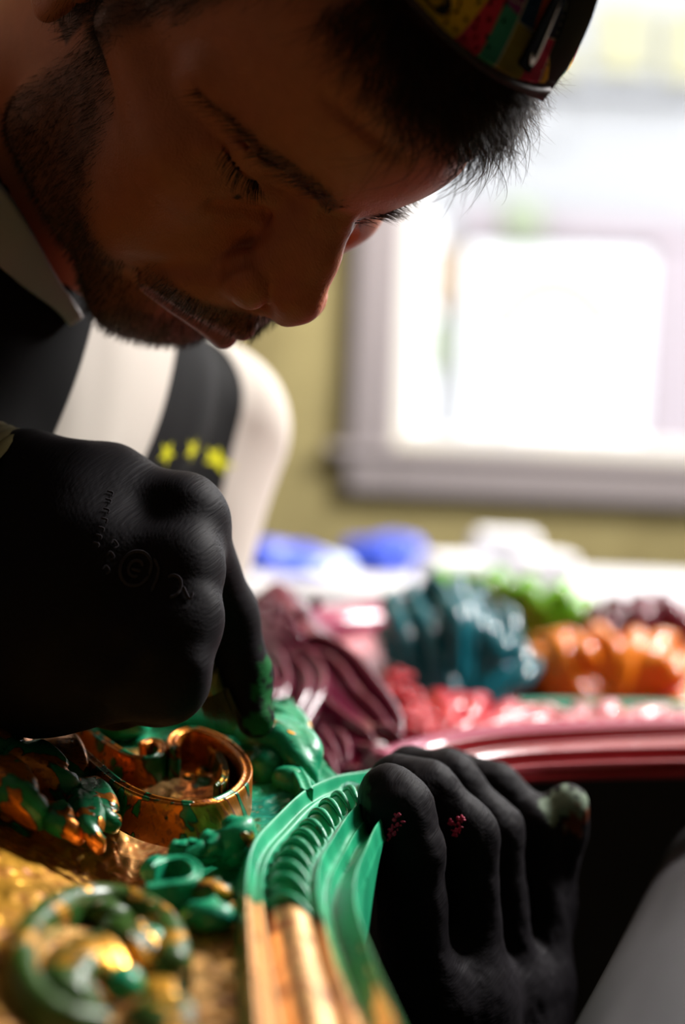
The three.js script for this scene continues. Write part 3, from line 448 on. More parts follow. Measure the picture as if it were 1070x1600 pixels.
// ================================================================ what the frame rests on
{
  const a = at(1084, 1600, 0.53), b = at(1206, 1190, 0.93); const ax = b.clone().sub(a).normalize(); const p0 = a.clone().addScaledVector(ax, -0.16), p1 = b.clone().addScaledVector(ax, -0.02);
  p0.y = p1.y = (a.y + b.y) / 2;
  const tr = thing('trestle', 'grey steel trestle with a round top bar under the carved frame', 'trestle', V((p0.x + p1.x) / 2, 0, (p0.z + p1.z) / 2));
  const steel = paintMaterial(512, 512, (u, v) => { const n = fbm(u, v, 8, 5, 2), s = vn(u * 6, v * 120, 120, 3); const k = 0.26 + 0.14 * (n - 0.5) + 0.07 * (s - 0.5); return [k, k * 0.97, k, 0.7 + 0.2 * n, 0.0, n]; }, 0.0006, { specularIntensity: 0.2 });
  const along = (k) => p0.clone().lerp(p1, k);
  a.y = p0.y; 
  part(tr, 'bar', sweep(curve([p0, along(0.5), p1], 20), () => ring(28, 0.034, 0.034)), steel);
  for (const k of [0.03, 0.97]) for (const sgn of [-1, 1]) { const t = along(k), f = V(t.x + sgn * 0.05 * ax.z, 0, t.z - sgn * 0.05 * ax.x); part(tr, 'leg', sweep([t, t.clone().lerp(f, 0.5), f], () => ring(16, 0.018, 0.018), V(ax.x, 0, ax.z)), steel); }
}

// ================================================================ the man
const HR = [[0.6861, 0.6792, 0.2566], [-0.033, 0.3814, -0.9218], [-0.7267, 0.624, 0.2841]], HT = [-0.0252, 0.1956, -0.5374];
const headPoint = (x, y, z) => { x /= 1000; y /= 1000; z /= 1000; return C(HR[0][0] * x + HR[0][1] * y + HR[0][2] * z + HT[0], HR[1][0] * x + HR[1][1] * y + HR[1][2] * z + HT[1], HR[2][0] * x + HR[2][1] * y + HR[2][2] * z + HT[2]); };
const headMatrix = new THREE.Matrix4().set(HR[0][0], HR[0][1], HR[0][2], HT[0], HR[1][0], HR[1][1], HR[1][2], HT[1], HR[2][0], HR[2][1], HR[2][2], HT[2], 0, 0, 0, 1).premultiply(camera.matrixWorld).multiply(new THREE.Matrix4().makeScale(0.001, 0.001, 0.001));
const toHead = headMatrix.clone().invert();


// head in millimetres: x to his left, y up, z forward, 0 between the ears at the height of the nose root
const headField = (() => {
  const P = [];                                                        // [field, blend, op]
  const add = (f, k = 8) => P.push([f, k, 0]), cut = (f, k = 4) => P.push([f, k, 1]);
  add(ellipsoid([0, 27, -8], [75, 86, 87]), 0);
  add(ellipsoid([0, 31, 42], [53, 60, 62]), 16);
  add(ellipsoid([0, -40, 36], [56, 72, 55]), 22);
  add(capsule([53, -84, 20], [17, -103, 74], 15, 15), 22);             // jaw (the field is mirrored: x >= 0)
  add(capsule([0, -104, 78], [8, -104, 77], 15.5, 14.5), 10);
  add(ellipsoid([38, -31, 64], [21, 15, 19]), 14);                    // cheek bone
  add(capsule([46, -26, 60], [66, -20, 22], 11, 8), 14);
  add(ellipsoid([38, -60, 60], [18, 24, 22]), 16);                    // cheek
  add(capsule([8, 7, 86.5], [31, 7, 72.5], 9, 8.5), 9); add(capsule([31, 7, 72.5], [51, 1, 53], 8.5, 7), 8);   // brow
  cut(ellipsoid([32, -7, 96], [17, 8.5, 16]), 8);                      // eye socket
  cut(ellipsoid([17, -7, 99], [6.5, 8, 12]), 6);
  add(capsule([0, 3, 91], [0, -17, 104.5], 7.2, 8.2), 8);                // nose
  add(capsule([0, -17, 104.5], [0, -30.5, 113.6], 8.2, 10.4), 5);
  add(capsule([5, -8, 90], [10, -32, 102], 7, 8.2), 8);
  add(ellipsoid([14.4, -38.5, 104.5], [8.4, 9.4, 11.4]), 1.6);             // nostril wing
  add(capsule([0, -38, 116], [0, -46, 107], 5, 4.5), 4);
  cut(ellipsoid([8.5, -47, 110], [4.2, 5.4, 7]), 1.6);
  add(ellipsoid([0, -61, 81], [34, 21, 28]), 12);                      // upper jaw
  cut(capsule([21.5, -27, 101], [25.5, -45, 99.5], 3.2, 2.6), 3);          // crease behind the wing
  cut(capsule([25, -45, 98], [38, -70, 86], 1.8, 1), 7);               // fold to the mouth corner
  add(capsule([0, -61, 110.5], [29, -76, 87], 5, 2.2), 5);           // lips
  add(capsule([0, -71.5, 107.5], [26, -79, 87], 6, 2.6), 5);
  cut(capsule([0, -66.2, 117.5], [31, -77.6, 90.5], 1.7, 1.3), 2.5);
  cut(ellipsoid([0, -88, 108], [20, 7, 10]), 9);                       // hollow above the chin
  add((x, y, z) => Math.hypot(x - 29.5, y + 4.5, z - 69.5) - 13.8, 2.5);   // upper lid over the ball
  cut(capsule([16, -1.5, 88], [29.5, 2.4, 83], 1.5, 1.5), 2.5);          // lid crease
  cut(capsule([29.5, 2.4, 83], [45, -2, 72], 1.5, 1.2), 2.5);
  cut(capsule([17.5, -8, 85.5], [29.5, -11.2, 83], 1.1, 1.1), 1.5);    // lash line
  cut(capsule([29.5, -11.2, 83], [43.5, -7.5, 72.5], 1.1, 1.0), 1.5);
  add(capsule([18, -16, 80], [44, -15, 70], 4, 4), 5);                 // lower lid
  cut(capsule([15, -21, 86], [34, -27, 84], 1.4, 0.8), 7);
  cut(capsule([10, 8, 106], [9, 22, 108], 1.0, 0.7), 5);               // frown lines
  cut(capsule([3, 6, 103], [9, 0, 99], 1.2, 1), 5);
  cut(capsule([12, 42, 104.5], [40, 38, 84], 0.5, 0.3), 6);
  // ear
  const a = 0.42, M = [[Math.cos(a), 0, Math.sin(a)], [0, 1, 0], [-Math.sin(a), 0, Math.cos(a)]];
  add(ellipsoid([76, -14, -10], [5, 32, 18], M), 6);
  add(capsule([72, 0, 2], [84, 16, -18], 3, 3.5), 3); add(capsule([84, 16, -18], [86, -8, -26], 3.5, 3.2), 3); add(capsule([86, -8, -26], [76, -38, -10], 3.2, 4.5), 4);
  add(ellipsoid([73.5, -42, -3], [4.5, 9, 8]), 5);
  cut(ellipsoid([80, -14, -6], [5, 15, 8], M), 3);
  cut(ellipsoid([80, 8, -14], [4, 8, 8], M), 3);
  add(capsule([69, -20, 6], [72, -28, 4], 4, 3.5), 4);
  add(capsule([0, -50, -22], [0, -150, -26], 57, 56), 26);             // neck
  cut(capsule([34, -108, 60], [40, -98, 20], 2, 2), 16);
  add(capsule([0, -118, 36], [0, -145, 22], 11, 9), 14);               // throat
  return (x, y, z) => {
    const ax = Math.abs(x); let d = 1e9;
    for (const [f, k, op] of P) { const e = f(ax, y, z); d = op ? smax(d, -e, k) : k ? smin(d, e, k) : Math.min(d, e); }
    return d;
  };
})();
const headGeo = polygonize(headField, [-96, -172, -104], [96, 122, 132], 1.55);

const browMid = table([[8, 4], [18, 6.5], [31, 7], [44, 3.5], [54, -1.5]]);
// where hair grows, in the same axes
function scalp(x, y, z) {
  const ax = Math.abs(x), line = 62 - 0.0105 * Math.max(0, ax - 12) ** 2 * (z > 40 ? 0.35 : 0);
  const front = smooth(y - (51 + 10 * smooth(ax, 20, 40) - 6 * smooth(ax, 50, 66)), 0, 8);
  const side = smooth(46 - z + (y - 20) * 0.35, 0, 10) * smooth(y, -4, 6) * (ax > 45 ? 1 : 0);
  const burn = smooth(34 - z, 0, 8) * smooth(z, 6, 12) * smooth(y, -40, -34) * (ax > 58 ? 1 : 0);
  const back = z < 2 && y > -58 && !(ax > 66 && z > -34 && y < 22) ? smooth(8 - z, 0, 8) : 0;
  return Math.max(front, side, burn, back);
}
function beardAt(x, y, z) {
  const ax = Math.abs(x), cheek = z < 34 ? lerp(-24, -36, smooth(z, 8, 34)) : lerp(-36, -84, clamp((z - 34) / 50, 0, 1));
  let d = smooth(cheek - y, -8, 20) * smooth(z, 0, 14) * smooth(y, -158, -138);
  if (z > 76 && ax < 32 && y > -86) d = 0;                                     // around the lips
  const must = smooth(35 - ax, 0, 8) * smooth(y, -61 - ax * 0.62, -57 - ax * 0.6) * smooth(-48 - y - ax * 0.42, 0, 4) * (z > 80 ? 1 : 0);
  const chin = smooth(-90 - y, 0, 6) * smooth(34 - ax, 0, 10) * (z > 66 ? 1 : 0) * smooth(y, -140, -122);
  const tuft = smooth(8 - ax, 0, 5) * smooth(-82 - y, 0, 4) * (z > 88 ? 0.9 : 0);
  return clamp(Math.max(d * (ax > 30 ? 1 : 0.8), must, chin, tuft), 0, 1);
}
{ // skin colours: lips, beard roots, blotches, a mole
  const p = headGeo.attributes.position, col = new Float32Array(p.count * 3), uv = headGeo.attributes.uv;
  for (let i = 0; i < p.count; i++) {
    const x = p.getX(i), y = p.getY(i), z = p.getZ(i), ax = Math.abs(x), m = n3(x / 9, y / 9, z / 9, 3), m2 = n3(x / 3, y / 3, z / 3, 5);
    let c = [0.50, 0.15, 0.062]; const red = 0.5 * smooth(18 - ax, 0, 10) * smooth(z, 96, 108) * smooth(-10 - y, 0, 20) + 0.25 * smooth(28 - Math.hypot(ax - 40, y + 38, z - 78), 0, 24) + (m - 0.5) * 0.3;
    c = [c[0] * (1 + 0.05 * red) * (0.94 + 0.12 * m2), c[1] * (1 - 0.28 * red) * (0.92 + 0.14 * m2), c[2] * (1 - 0.3 * red) * (0.92 + 0.14 * m2)];
    const lip = smooth(32 - ax, 0, 4) * (z > 86 ? 1 : 0) * smooth(y, -80.5 - ax * 0.02, -78 - ax * 0.02) * smooth(-57.2 - ax * 0.6 - y, -1.5, 1.5);
    c = [lerp(c[0], 0.46, lip), lerp(c[1], 0.12, lip), lerp(c[2], 0.115, lip)];
    const ub = Math.abs(x), browShade = z > 45 && ub > 7 && ub < 56 ? 0.6 * smooth(lerp(5, 2.2, smooth(ub, 24, 54)) - Math.abs(y - browMid(ub)), 0, 2.5) : 0;
    const b = Math.max(browShade, beardAt(x, y, z) * 0.72, scalp(x, y, z) * 0.85) * (0.7 + 0.3 * m2) * (1 - lip);
    c = [lerp(c[0], 0.035, b), lerp(c[1], 0.022, b), lerp(c[2], 0.016, b)];
    const mole = smooth(2.1 - Math.hypot(x + 29, y + 20, 0), 0, 1) * (z > 60 ? 1 : 0); c = c.map((v, k) => lerp(v, [0.05, 0.02, 0.015][k], mole));
    col.set(c, i * 3); uv.setXY(i, Math.atan2(x, z + 10) * 0.09, y * 0.001);
  }
  headGeo.setAttribute('color', new THREE.BufferAttribute(col, 3));
}
headGeo.applyMatrix4(headMatrix);

// trunk: NB base of the neck, S to his left shoulder, N out of the chest, D down the spine
const NB = C(-0.17, 0.14, -0.66), S = dirC(0.405, -0.315, -0.857), N = dirC(0.824, -0.28, 0.492).addScaledVector(S, -0.0001).normalize(), D = V().crossVectors(S, N).normalize();
N.crossVectors(D, S).normalize();
const TM = [arr(S), arr(D), arr(N)], body3 = (s, d, n) => V().copy(NB).addScaledVector(S, s).addScaledVector(D, d).addScaledVector(N, n);
const shoulderL = C(-0.088, 0.05, -0.85), elbowL = C(-0.165, -0.23, -0.77), wristL = C(0.058, -0.272, -0.585);
const shoulderR = C(-0.265, 0.195, -0.47), elbowR = C(-0.385, 0.0, -0.62), wristR = C(-0.142, -0.006, -0.545);
const hipL = body3(0.09, 0.56, 0), hipR = body3(-0.09, 0.56, 0);
const kneeL = hipL.clone().add(V(0.30, 0.0, 0.10)), kneeR = hipR.clone().add(V(0.30, 0.0, 0.24)); kneeL.y = kneeR.y = 0.55;
const footL = V(kneeL.x - 0.02, 0.08, kneeL.z), footR = V(kneeR.x - 0.02, 0.08, kneeR.z);
function trunkField(grow, arms, legs) {
  const P = [
    [ellipsoid(arr(body3(0, 0.17, 0.0)), [0.158 + grow, 0.21 + grow, 0.098 + grow], TM), 0],
    [capsule(arr(body3(-0.135, 0.035, -0.01)), arr(body3(0.125, 0.035, -0.01)), 0.062 + grow, 0.062 + grow), 0.07],
    [ellipsoid(arr(body3(0, 0.40, -0.01)), [0.145 + grow, 0.2 + grow, 0.095 + grow], TM), 0.08],
    [ellipsoid(arr(body3(0, 0.54, -0.01)), [0.165 + grow, 0.12 + grow, 0.115 + grow], TM), 0.06],
  ];
  for (const [a, b, c] of [[shoulderL, elbowL, wristL], [shoulderR, elbowR, wristR]]) {
    if (arms > 0) P.push([capsule(arr(a), arr(b), 0.05 + grow, 0.041 + grow), 0.035]);
    if (arms > 1) P.push([capsule(arr(b), arr(c), 0.041 + grow, 0.029 + grow), 0.02]);
    if (arms > 0 && arms < 2) P.push([capsule(arr(b), arr(b.clone().lerp(c, 0.22)), 0.042 + grow, 0.041 + grow), 0.02]);
  }
  if (legs) for (const [a, b, c] of [[hipL, kneeL, footL], [hipR, kneeR, footR]]) P.push([capsule(arr(a), arr(b), 0.082 + grow, 0.06 + grow), 0.05], [capsule(arr(b), arr(c), 0.058 + grow, 0.04 + grow), 0.03]);
  return (x, y, z) => { let d = 1e9; for (const [f, k] of P) d = smin(d, f(x, y, z), k); return d; };
}
const neckA = headPoint(0, -140, -26), neckCap = capsule(arr(neckA), arr(body3(0, 0.03, -0.01)), 0.056, 0.066);
const skinTrunk = trunkField(0, 2, true);
const skinField = (x, y, z) => smin(skinTrunk(x, y, z), neckCap(x, y, z), 0.05);
const bodyGeo = polygonize(skinField, [-0.62, 0.03, -1.05], [0.2, 1.35, -0.15], 0.012);
bodyGeo.setAttribute('color', new THREE.BufferAttribute(new Float32Array(bodyGeo.attributes.position.count * 3).map((_, i) => [0.50, 0.15, 0.062][i % 3]), 3));
const skinMat = new THREE.MeshPhysicalMaterial({ vertexColors: true, roughness: 0.52, specularIntensity: 0.7, bumpScale: 0.0003 });
{ const n = 512, d = new Uint8Array(n * n * 4); for (let y = 0; y < n; y++) for (let x = 0; x < n; x++) { const v = 255 * (0.5 * fbm(x / n, y / n, 48, 3, 2) + 0.5 * vn(x / n * 110, y / n * 110, 110, 8)); d.set([v, v, v, 255], (y * n + x) * 4); } const t = new THREE.DataTexture(d, n, n); t.wrapS = t.wrapT = THREE.RepeatWrapping; t.magFilter = THREE.LinearFilter; t.repeat.set(22, 22); t.needsUpdate = true; skinMat.bumpMap = t; }

const man = thing('person', 'man in a colourful cap and black gloves leaning close over the carved frame', 'person', V(hipL.x, 0, hipL.z));
const bothGeo = mergeGeometries([headGeo, bodyGeo]);
part(man, 'body', bothGeo, skinMat);

// strands of hair: tapered three-sided tubes
function strands(list) {
  const pos = [], idx = [], nor = [], T = V(), A = V(), B = V(), q = V();
  for (const { p, d, len, r, bend, n = 4 } of list) {
    const o = pos.length / 3; T.copy(d).normalize(); q.copy(p);
    for (let i = 0; i <= n; i++) {
      A.set(-T.y, T.x, 0.31 * T.z + 0.2).cross(T).normalize(); B.crossVectors(T, A); const w = r * (1 - 0.85 * i / n);
      for (let j = 0; j < 3; j++) { const c = Math.cos(j * 2.0944), s = Math.sin(j * 2.0944); pos.push(q.x + (A.x * c + B.x * s) * w, q.y + (A.y * c + B.y * s) * w, q.z + (A.z * c + B.z * s) * w); nor.push(A.x * c + B.x * s, A.y * c + B.y * s, A.z * c + B.z * s); }
      q.addScaledVector(T, len / n); T.addScaledVector(bend, 1 / n).normalize();
    }
    for (let i = 0; i < n; i++) for (let j = 0; j < 3; j++) { const a = o + i * 3 + j, b = o + i * 3 + (j + 1) % 3; idx.push(a, b, a + 3, b, b + 3, a + 3); }
  }
  const g = new THREE.BufferGeometry(); g.setAttribute('position', new THREE.BufferAttribute(new Float32Array(pos), 3)); g.setAttribute('normal', new THREE.BufferAttribute(new Float32Array(nor), 3)); g.setAttribute('uv', new THREE.BufferAttribute(new Float32Array(pos.length / 3 * 2), 2)); g.setIndex(idx); return g;
}
// random points of the head, kept where keep(x, y, z, random) says so
function growOn(count, seed, keep, make) {
  const hp = headGeo.attributes.position, r = rng(seed), list = [], a = V(), h = V(), hn = V(), nrm = headGeo.attributes.normal, inv = toHead;
  for (let tries = 0; list.length < count && tries < count * 60; tries++) {
    const i = Math.floor(r() * hp.count); a.fromBufferAttribute(hp, i); h.copy(a).applyMatrix4(inv);
    if (!keep(h.x, h.y, h.z, r)) continue;
    hn.fromBufferAttribute(nrm, i).transformDirection(inv);
    const s = make(h, hn, r); if (!s) continue;
    const jx = (r() - 0.5) * 1.6, jy = (r() - 0.5) * 1.6;
    s.p = V(h.x + jx * hn.z, h.y + jy, h.z - jx * hn.x).addScaledVector(hn, -0.4); list.push(s);
  }
  const g = strands(list); g.applyMatrix4(headMatrix); return g;
}
const rv = (r, k) => V(r() - 0.5, r() - 0.5, r() - 0.5).multiplyScalar(2 * k);
const hairMat = std(0.075, 0.038, 0.017, 0.55, { specularIntensity: 0.4, transmission: 0.5, thickness: 0 });   // strands let some light through
const stuffy = { kind: 'stuff' };
part(man, 'hair', growOn(26000, 11, (x, y, z, r) => r() < scalp(x, y, z) * (z > 74 && y < 66 ? 0.12 : 1) && y < 96 && x < 60, (h, n, r) => {
  const top = smooth(h.y, 30, 60) * smooth(h.z, 20, 60), side = V(-0.15 * Math.sign(h.x), 0.15 - 0.9 * (1 - top), -0.25 + 0.95 * top);
  return { d: n.clone().multiplyScalar(0.55 + 0.25 * top).add(side).add(rv(r, 0.35)), len: lerp(6, 15, top) * (0.6 + 0.8 * r()), r: 0.1 + 0.05 * r(), bend: V(0, -0.7, 0.1).add(rv(r, 0.7)) };
}), hairMat, stuffy);
part(man, 'hair_fringe', growOn(2200, 12, (x, y, z, r) => y > 46 && y < 72 && z > 62 && Math.abs(x) < 48 && r() < smooth(y, 48, 58), (h, n, r) => ({ d: n.clone().multiplyScalar(0.8).add(V(0.1, -0.35, 0.5)).add(rv(r, 0.5)), len: 10 + 13 * r(), r: 0.12 + 0.06 * r(), bend: V(-0.3, -1.2, 0.2).add(rv(r, 1.6)), n: 7 })), hairMat, stuffy);
part(man, 'hair_curls', growOn(340, 19, (x, y, z, r) => y > 47 && y < 62 && z > 80 && x > -26 && x < 34, (h, n, r) => ({ d: n.clone().multiplyScalar(0.7).add(V(0.3, -0.1, 0.3)).add(rv(r, 0.7)), len: 16 + 16 * r(), r: 0.17 + 0.07 * r(), bend: V(-0.8 + 1.2 * r(), -2.4 - 1.5 * r(), -0.4).add(rv(r, 2.2)), n: 12 })), hairMat, stuffy);
part(man, 'beard', growOn(15000, 13, (x, y, z, r) => r() < beardAt(x, y, z) * 0.95 && x < 40, (h, n, r) => ({ d: n.clone().multiplyScalar(0.55).add(V(0, -0.75, h.z > 84 ? 0.1 : 0.35)).add(rv(r, 0.3)), len: (2.6 + 2.6 * r()) * (h.z > 80 && h.y > -68 ? 1.3 : 1), r: 0.085 + 0.03 * r(), bend: V(0, -0.4, 0).add(rv(r, 0.3)), n: 3 })), hairMat, stuffy);
for (const sd of [-1, 1]) {
  part(man, 'eyebrow', growOn(1500, 15 + sd, (x, y, z, r) => { const u = x * sd; if (u < 7 || u > 56 || z < 45) return false; const w = lerp(5.6, 2.6, smooth(u, 24, 54)); return r() < smooth(w - Math.abs(y - browMid(u)), 0, 2); }, (h, n, r) => { const u = Math.abs(h.x); return { d: n.clone().multiplyScalar(0.45).add(V(sd * lerp(0.35, 1, smooth(u, 8, 22)), lerp(0.8, -0.15, smooth(u, 8, 34)), 0)).add(rv(r, 0.2)), len: 6 + 4 * r(), r: 0.13, bend: V(sd * 0.3, -0.3, 0), n: 3 }; }), hairMat, stuffy);
  const lash = [], r = rng(31 + sd);
  for (let i = 0; i < 120; i++) { const t = r(), u = t * 2 - 1, x = 29.5 + u * 13.2, y = -8.1 - (sd > 0 ? 5 : 0) - 2.8 * (1 - u * u) + (x - 29.5) * 0.06, z = 69.5 + Math.sqrt(Math.max(4, 14.2 ** 2 - (x - 29.5) ** 2 - (y + 4.5) ** 2)); lash.push({ p: V(sd * x, y, z), d: V(sd * (0.15 + 0.5 * u), -0.75, 0.75).add(rv(r, 0.12)), len: 6.5 + 3.5 * r(), r: 0.13, bend: V(0, 0.7, 0.25), n: 5 }); }
  const g = strands(lash); g.applyMatrix4(headMatrix); part(man, 'eyelashes', g, hairMat, stuffy);
}

// ---- striped shirt
const shirtTex = (() => {
  const n = 1024, c = document.createElement('canvas'); c.width = c.height = n; const g = c.getContext('2d');
  const U = (s) => (s + 0.3) / 0.6 * n, W = (d) => (d + 0.1) / 0.6 * n, px = n / 0.6;
  g.fillStyle = '#c9c2b8'; g.fillRect(0, 0, n, n);
  g.fillStyle = '#030304';
  for (const [a, b] of SHIRT_BLACK) g.fillRect(U(a), 0, (b - a) * px, n);
  g.fillStyle = '#d8d81a';
  const star = (s, d, r) => { g.beginPath(); for (let i = 0; i < 10; i++) { const a = -Math.PI / 2 + i * Math.PI / 5, q = (i % 2 ? 0.42 : 1) * px; g.lineTo(U(s) + Math.cos(a) * q * r, W(d) + Math.sin(a) * q * 0.0068); } g.closePath(); g.fill(); };
  for (const [s, d, w] of SHIRT_STARS) star(s, d, w);
  g.strokeStyle = '#d8d81a'; g.lineWidth = 0.003 * px; g.beginPath(); g.ellipse(U(0.158), W(0.088), 0.034 * px, 0.024 * px, 0, 0, 7); g.stroke(); g.fillRect(U(0.140), W(0.070), 0.036 * px, 0.005 * px);
  const t = new THREE.CanvasTexture(c); t.colorSpace = THREE.SRGBColorSpace; t.flipY = false; t.magFilter = THREE.LinearFilter; return t;
})();
const shirtTrunk = trunkField(0.007, 1, false), hole = capsule(arr(headPoint(0, -120, -26)), arr(body3(0, 0.035, 0.012)), 0.062, 0.062), hem = arr(body3(0, 0.61, 0)), innerShirt = trunkField(0.0035, 2, false);
const cuffCut = [[elbowL, wristL], [elbowR, wristR]].map(([a, b]) => { const m = a.clone().lerp(b, 0.3), t = b.clone().sub(a).normalize(); return [m, t]; });
const shirtField = (x, y, z) => {
  let d = shirtTrunk(x, y, z) + 0.006 * (n3(x * 16, y * 9, z * 16, 21) - 0.5) + 0.002 * (n3(x * 45, y * 30, z * 45, 22) - 0.5);
  d = smax(d, -hole(x, y, z), 0.006);
  d = Math.max(d, (x - hem[0]) * D.x + (y - hem[1]) * D.y + (z - hem[2]) * D.z);
  return d;
};
const shirtGeo = polygonize(shirtField, [-0.66, 0.42, -1.05], [0.15, 1.35, -0.3], 0.0065);
{ const p = shirtGeo.attributes.position, uv = shirtGeo.attributes.uv, q = V(); for (let i = 0; i < p.count; i++) { q.fromBufferAttribute(p, i).sub(NB); uv.setXY(i, (q.dot(S) + 0.3) / 0.6, (q.dot(D) + 0.1) / 0.6); } }
const cottonBump = (() => { const n = 512, d = new Uint8Array(n * n * 4); for (let y = 0; y < n; y++) for (let x = 0; x < n; x++) { const v = 255 * clamp(0.45 + 0.25 * Math.sin(x / n * 2 * Math.PI * 64) * Math.sin(y / n * 2 * Math.PI * 64 + 0.7 * Math.sin(x / n * 2 * Math.PI * 32)) + 0.5 * (fbm(x / n, y / n, 64, 2, 4) - 0.5), 0, 1); d.set([v, v, v, 255], (y * n + x) * 4); } const t = new THREE.DataTexture(d, n, n); t.wrapS = t.wrapT = THREE.RepeatWrapping; t.magFilter = THREE.LinearFilter; t.needsUpdate = true; return t; })();
part(man, 'shirt', shirtGeo, new THREE.MeshPhysicalMaterial({ map: shirtTex, roughness: 0.85, specularIntensity: 0.3 }), { label: 'black and white striped shirt with yellow stars' });
{ // collar: a band of cloth standing round the neck
  const hit = (px, py) => { let d = 0.42; for (let i = 0; i < 160; i++) { const p = at(px, py, d), h = p.clone().applyMatrix4(toHead), e = Math.min(shirtField(p.x, p.y, p.z), skinField(p.x, p.y, p.z), headField(h.x, h.y, h.z) / 1000); if (e < 0.0006) break; d += Math.max(0.0006, e * 0.7); } return d; };
  const line = [[-90, 262], [-40, 318], [0, 366], [34, 404], [66, 440], [96, 472], [118, 500]].map(([x, y]) => at(x, y, hit(x, y) - 0.005));
  part(man, 'collar', sweep(curve(line, 40), (t) => { const w = lerp(0.0125, 0.0035, smooth(t, 0.25, 1)); return [[-w, -0.006], [w, -0.006], [w, 0.0005], [w * 0.8, 0.002], [-w * 0.8, 0.002], [-w, 0.0005]]; }, dirC(0, 0, 1)), std(0.42, 0.40, 0.385, 0.85), { label: 'white shirt collar' });
}
const trouserField = (() => { const f = []; for (const [a, b, c] of [[hipL, kneeL, footL], [hipR, kneeR, footR]]) f.push(capsule(arr(a), arr(b), 0.092, 0.07), capsule(arr(b), arr(c), 0.07, 0.055)); const pel = ellipsoid(arr(body3(0, 0.56, -0.01)), [0.175, 0.1, 0.128], TM); return (x, y, z) => { let d = pel(x, y, z); for (const g of f) d = smin(d, g(x, y, z), 0.04); return d + 0.008 * (n3(x * 14, y * 14, z * 14, 9) - 0.5); }; })();
part(man, 'trousers', polygonize(trouserField, [-0.65, 0.03, -0.95], [0.2, 0.85, -0.1], 0.012), std(0.012, 0.012, 0.015, 0.9));
for (const f of [footL, footR]) part(man, 'shoe', polygonize(capsuleShoe(f), [f.x - 0.14, 0.0, f.z - 0.12], [f.x + 0.26, 0.18, f.z + 0.12], 0.008), std(0.01, 0.01, 0.01, 0.6));
function capsuleShoe(f) { const a = capsule([f.x - 0.04, 0.045, f.z], [f.x + 0.15, 0.035, f.z + 0.02], 0.045, 0.034), b = capsule([f.x - 0.02, 0.05, f.z], [f.x, 0.1, f.z], 0.044, 0.046); return (x, y, z) => Math.max(smin(a(x, y, z), b(x, y, z), 0.03), 0.004 - y); }

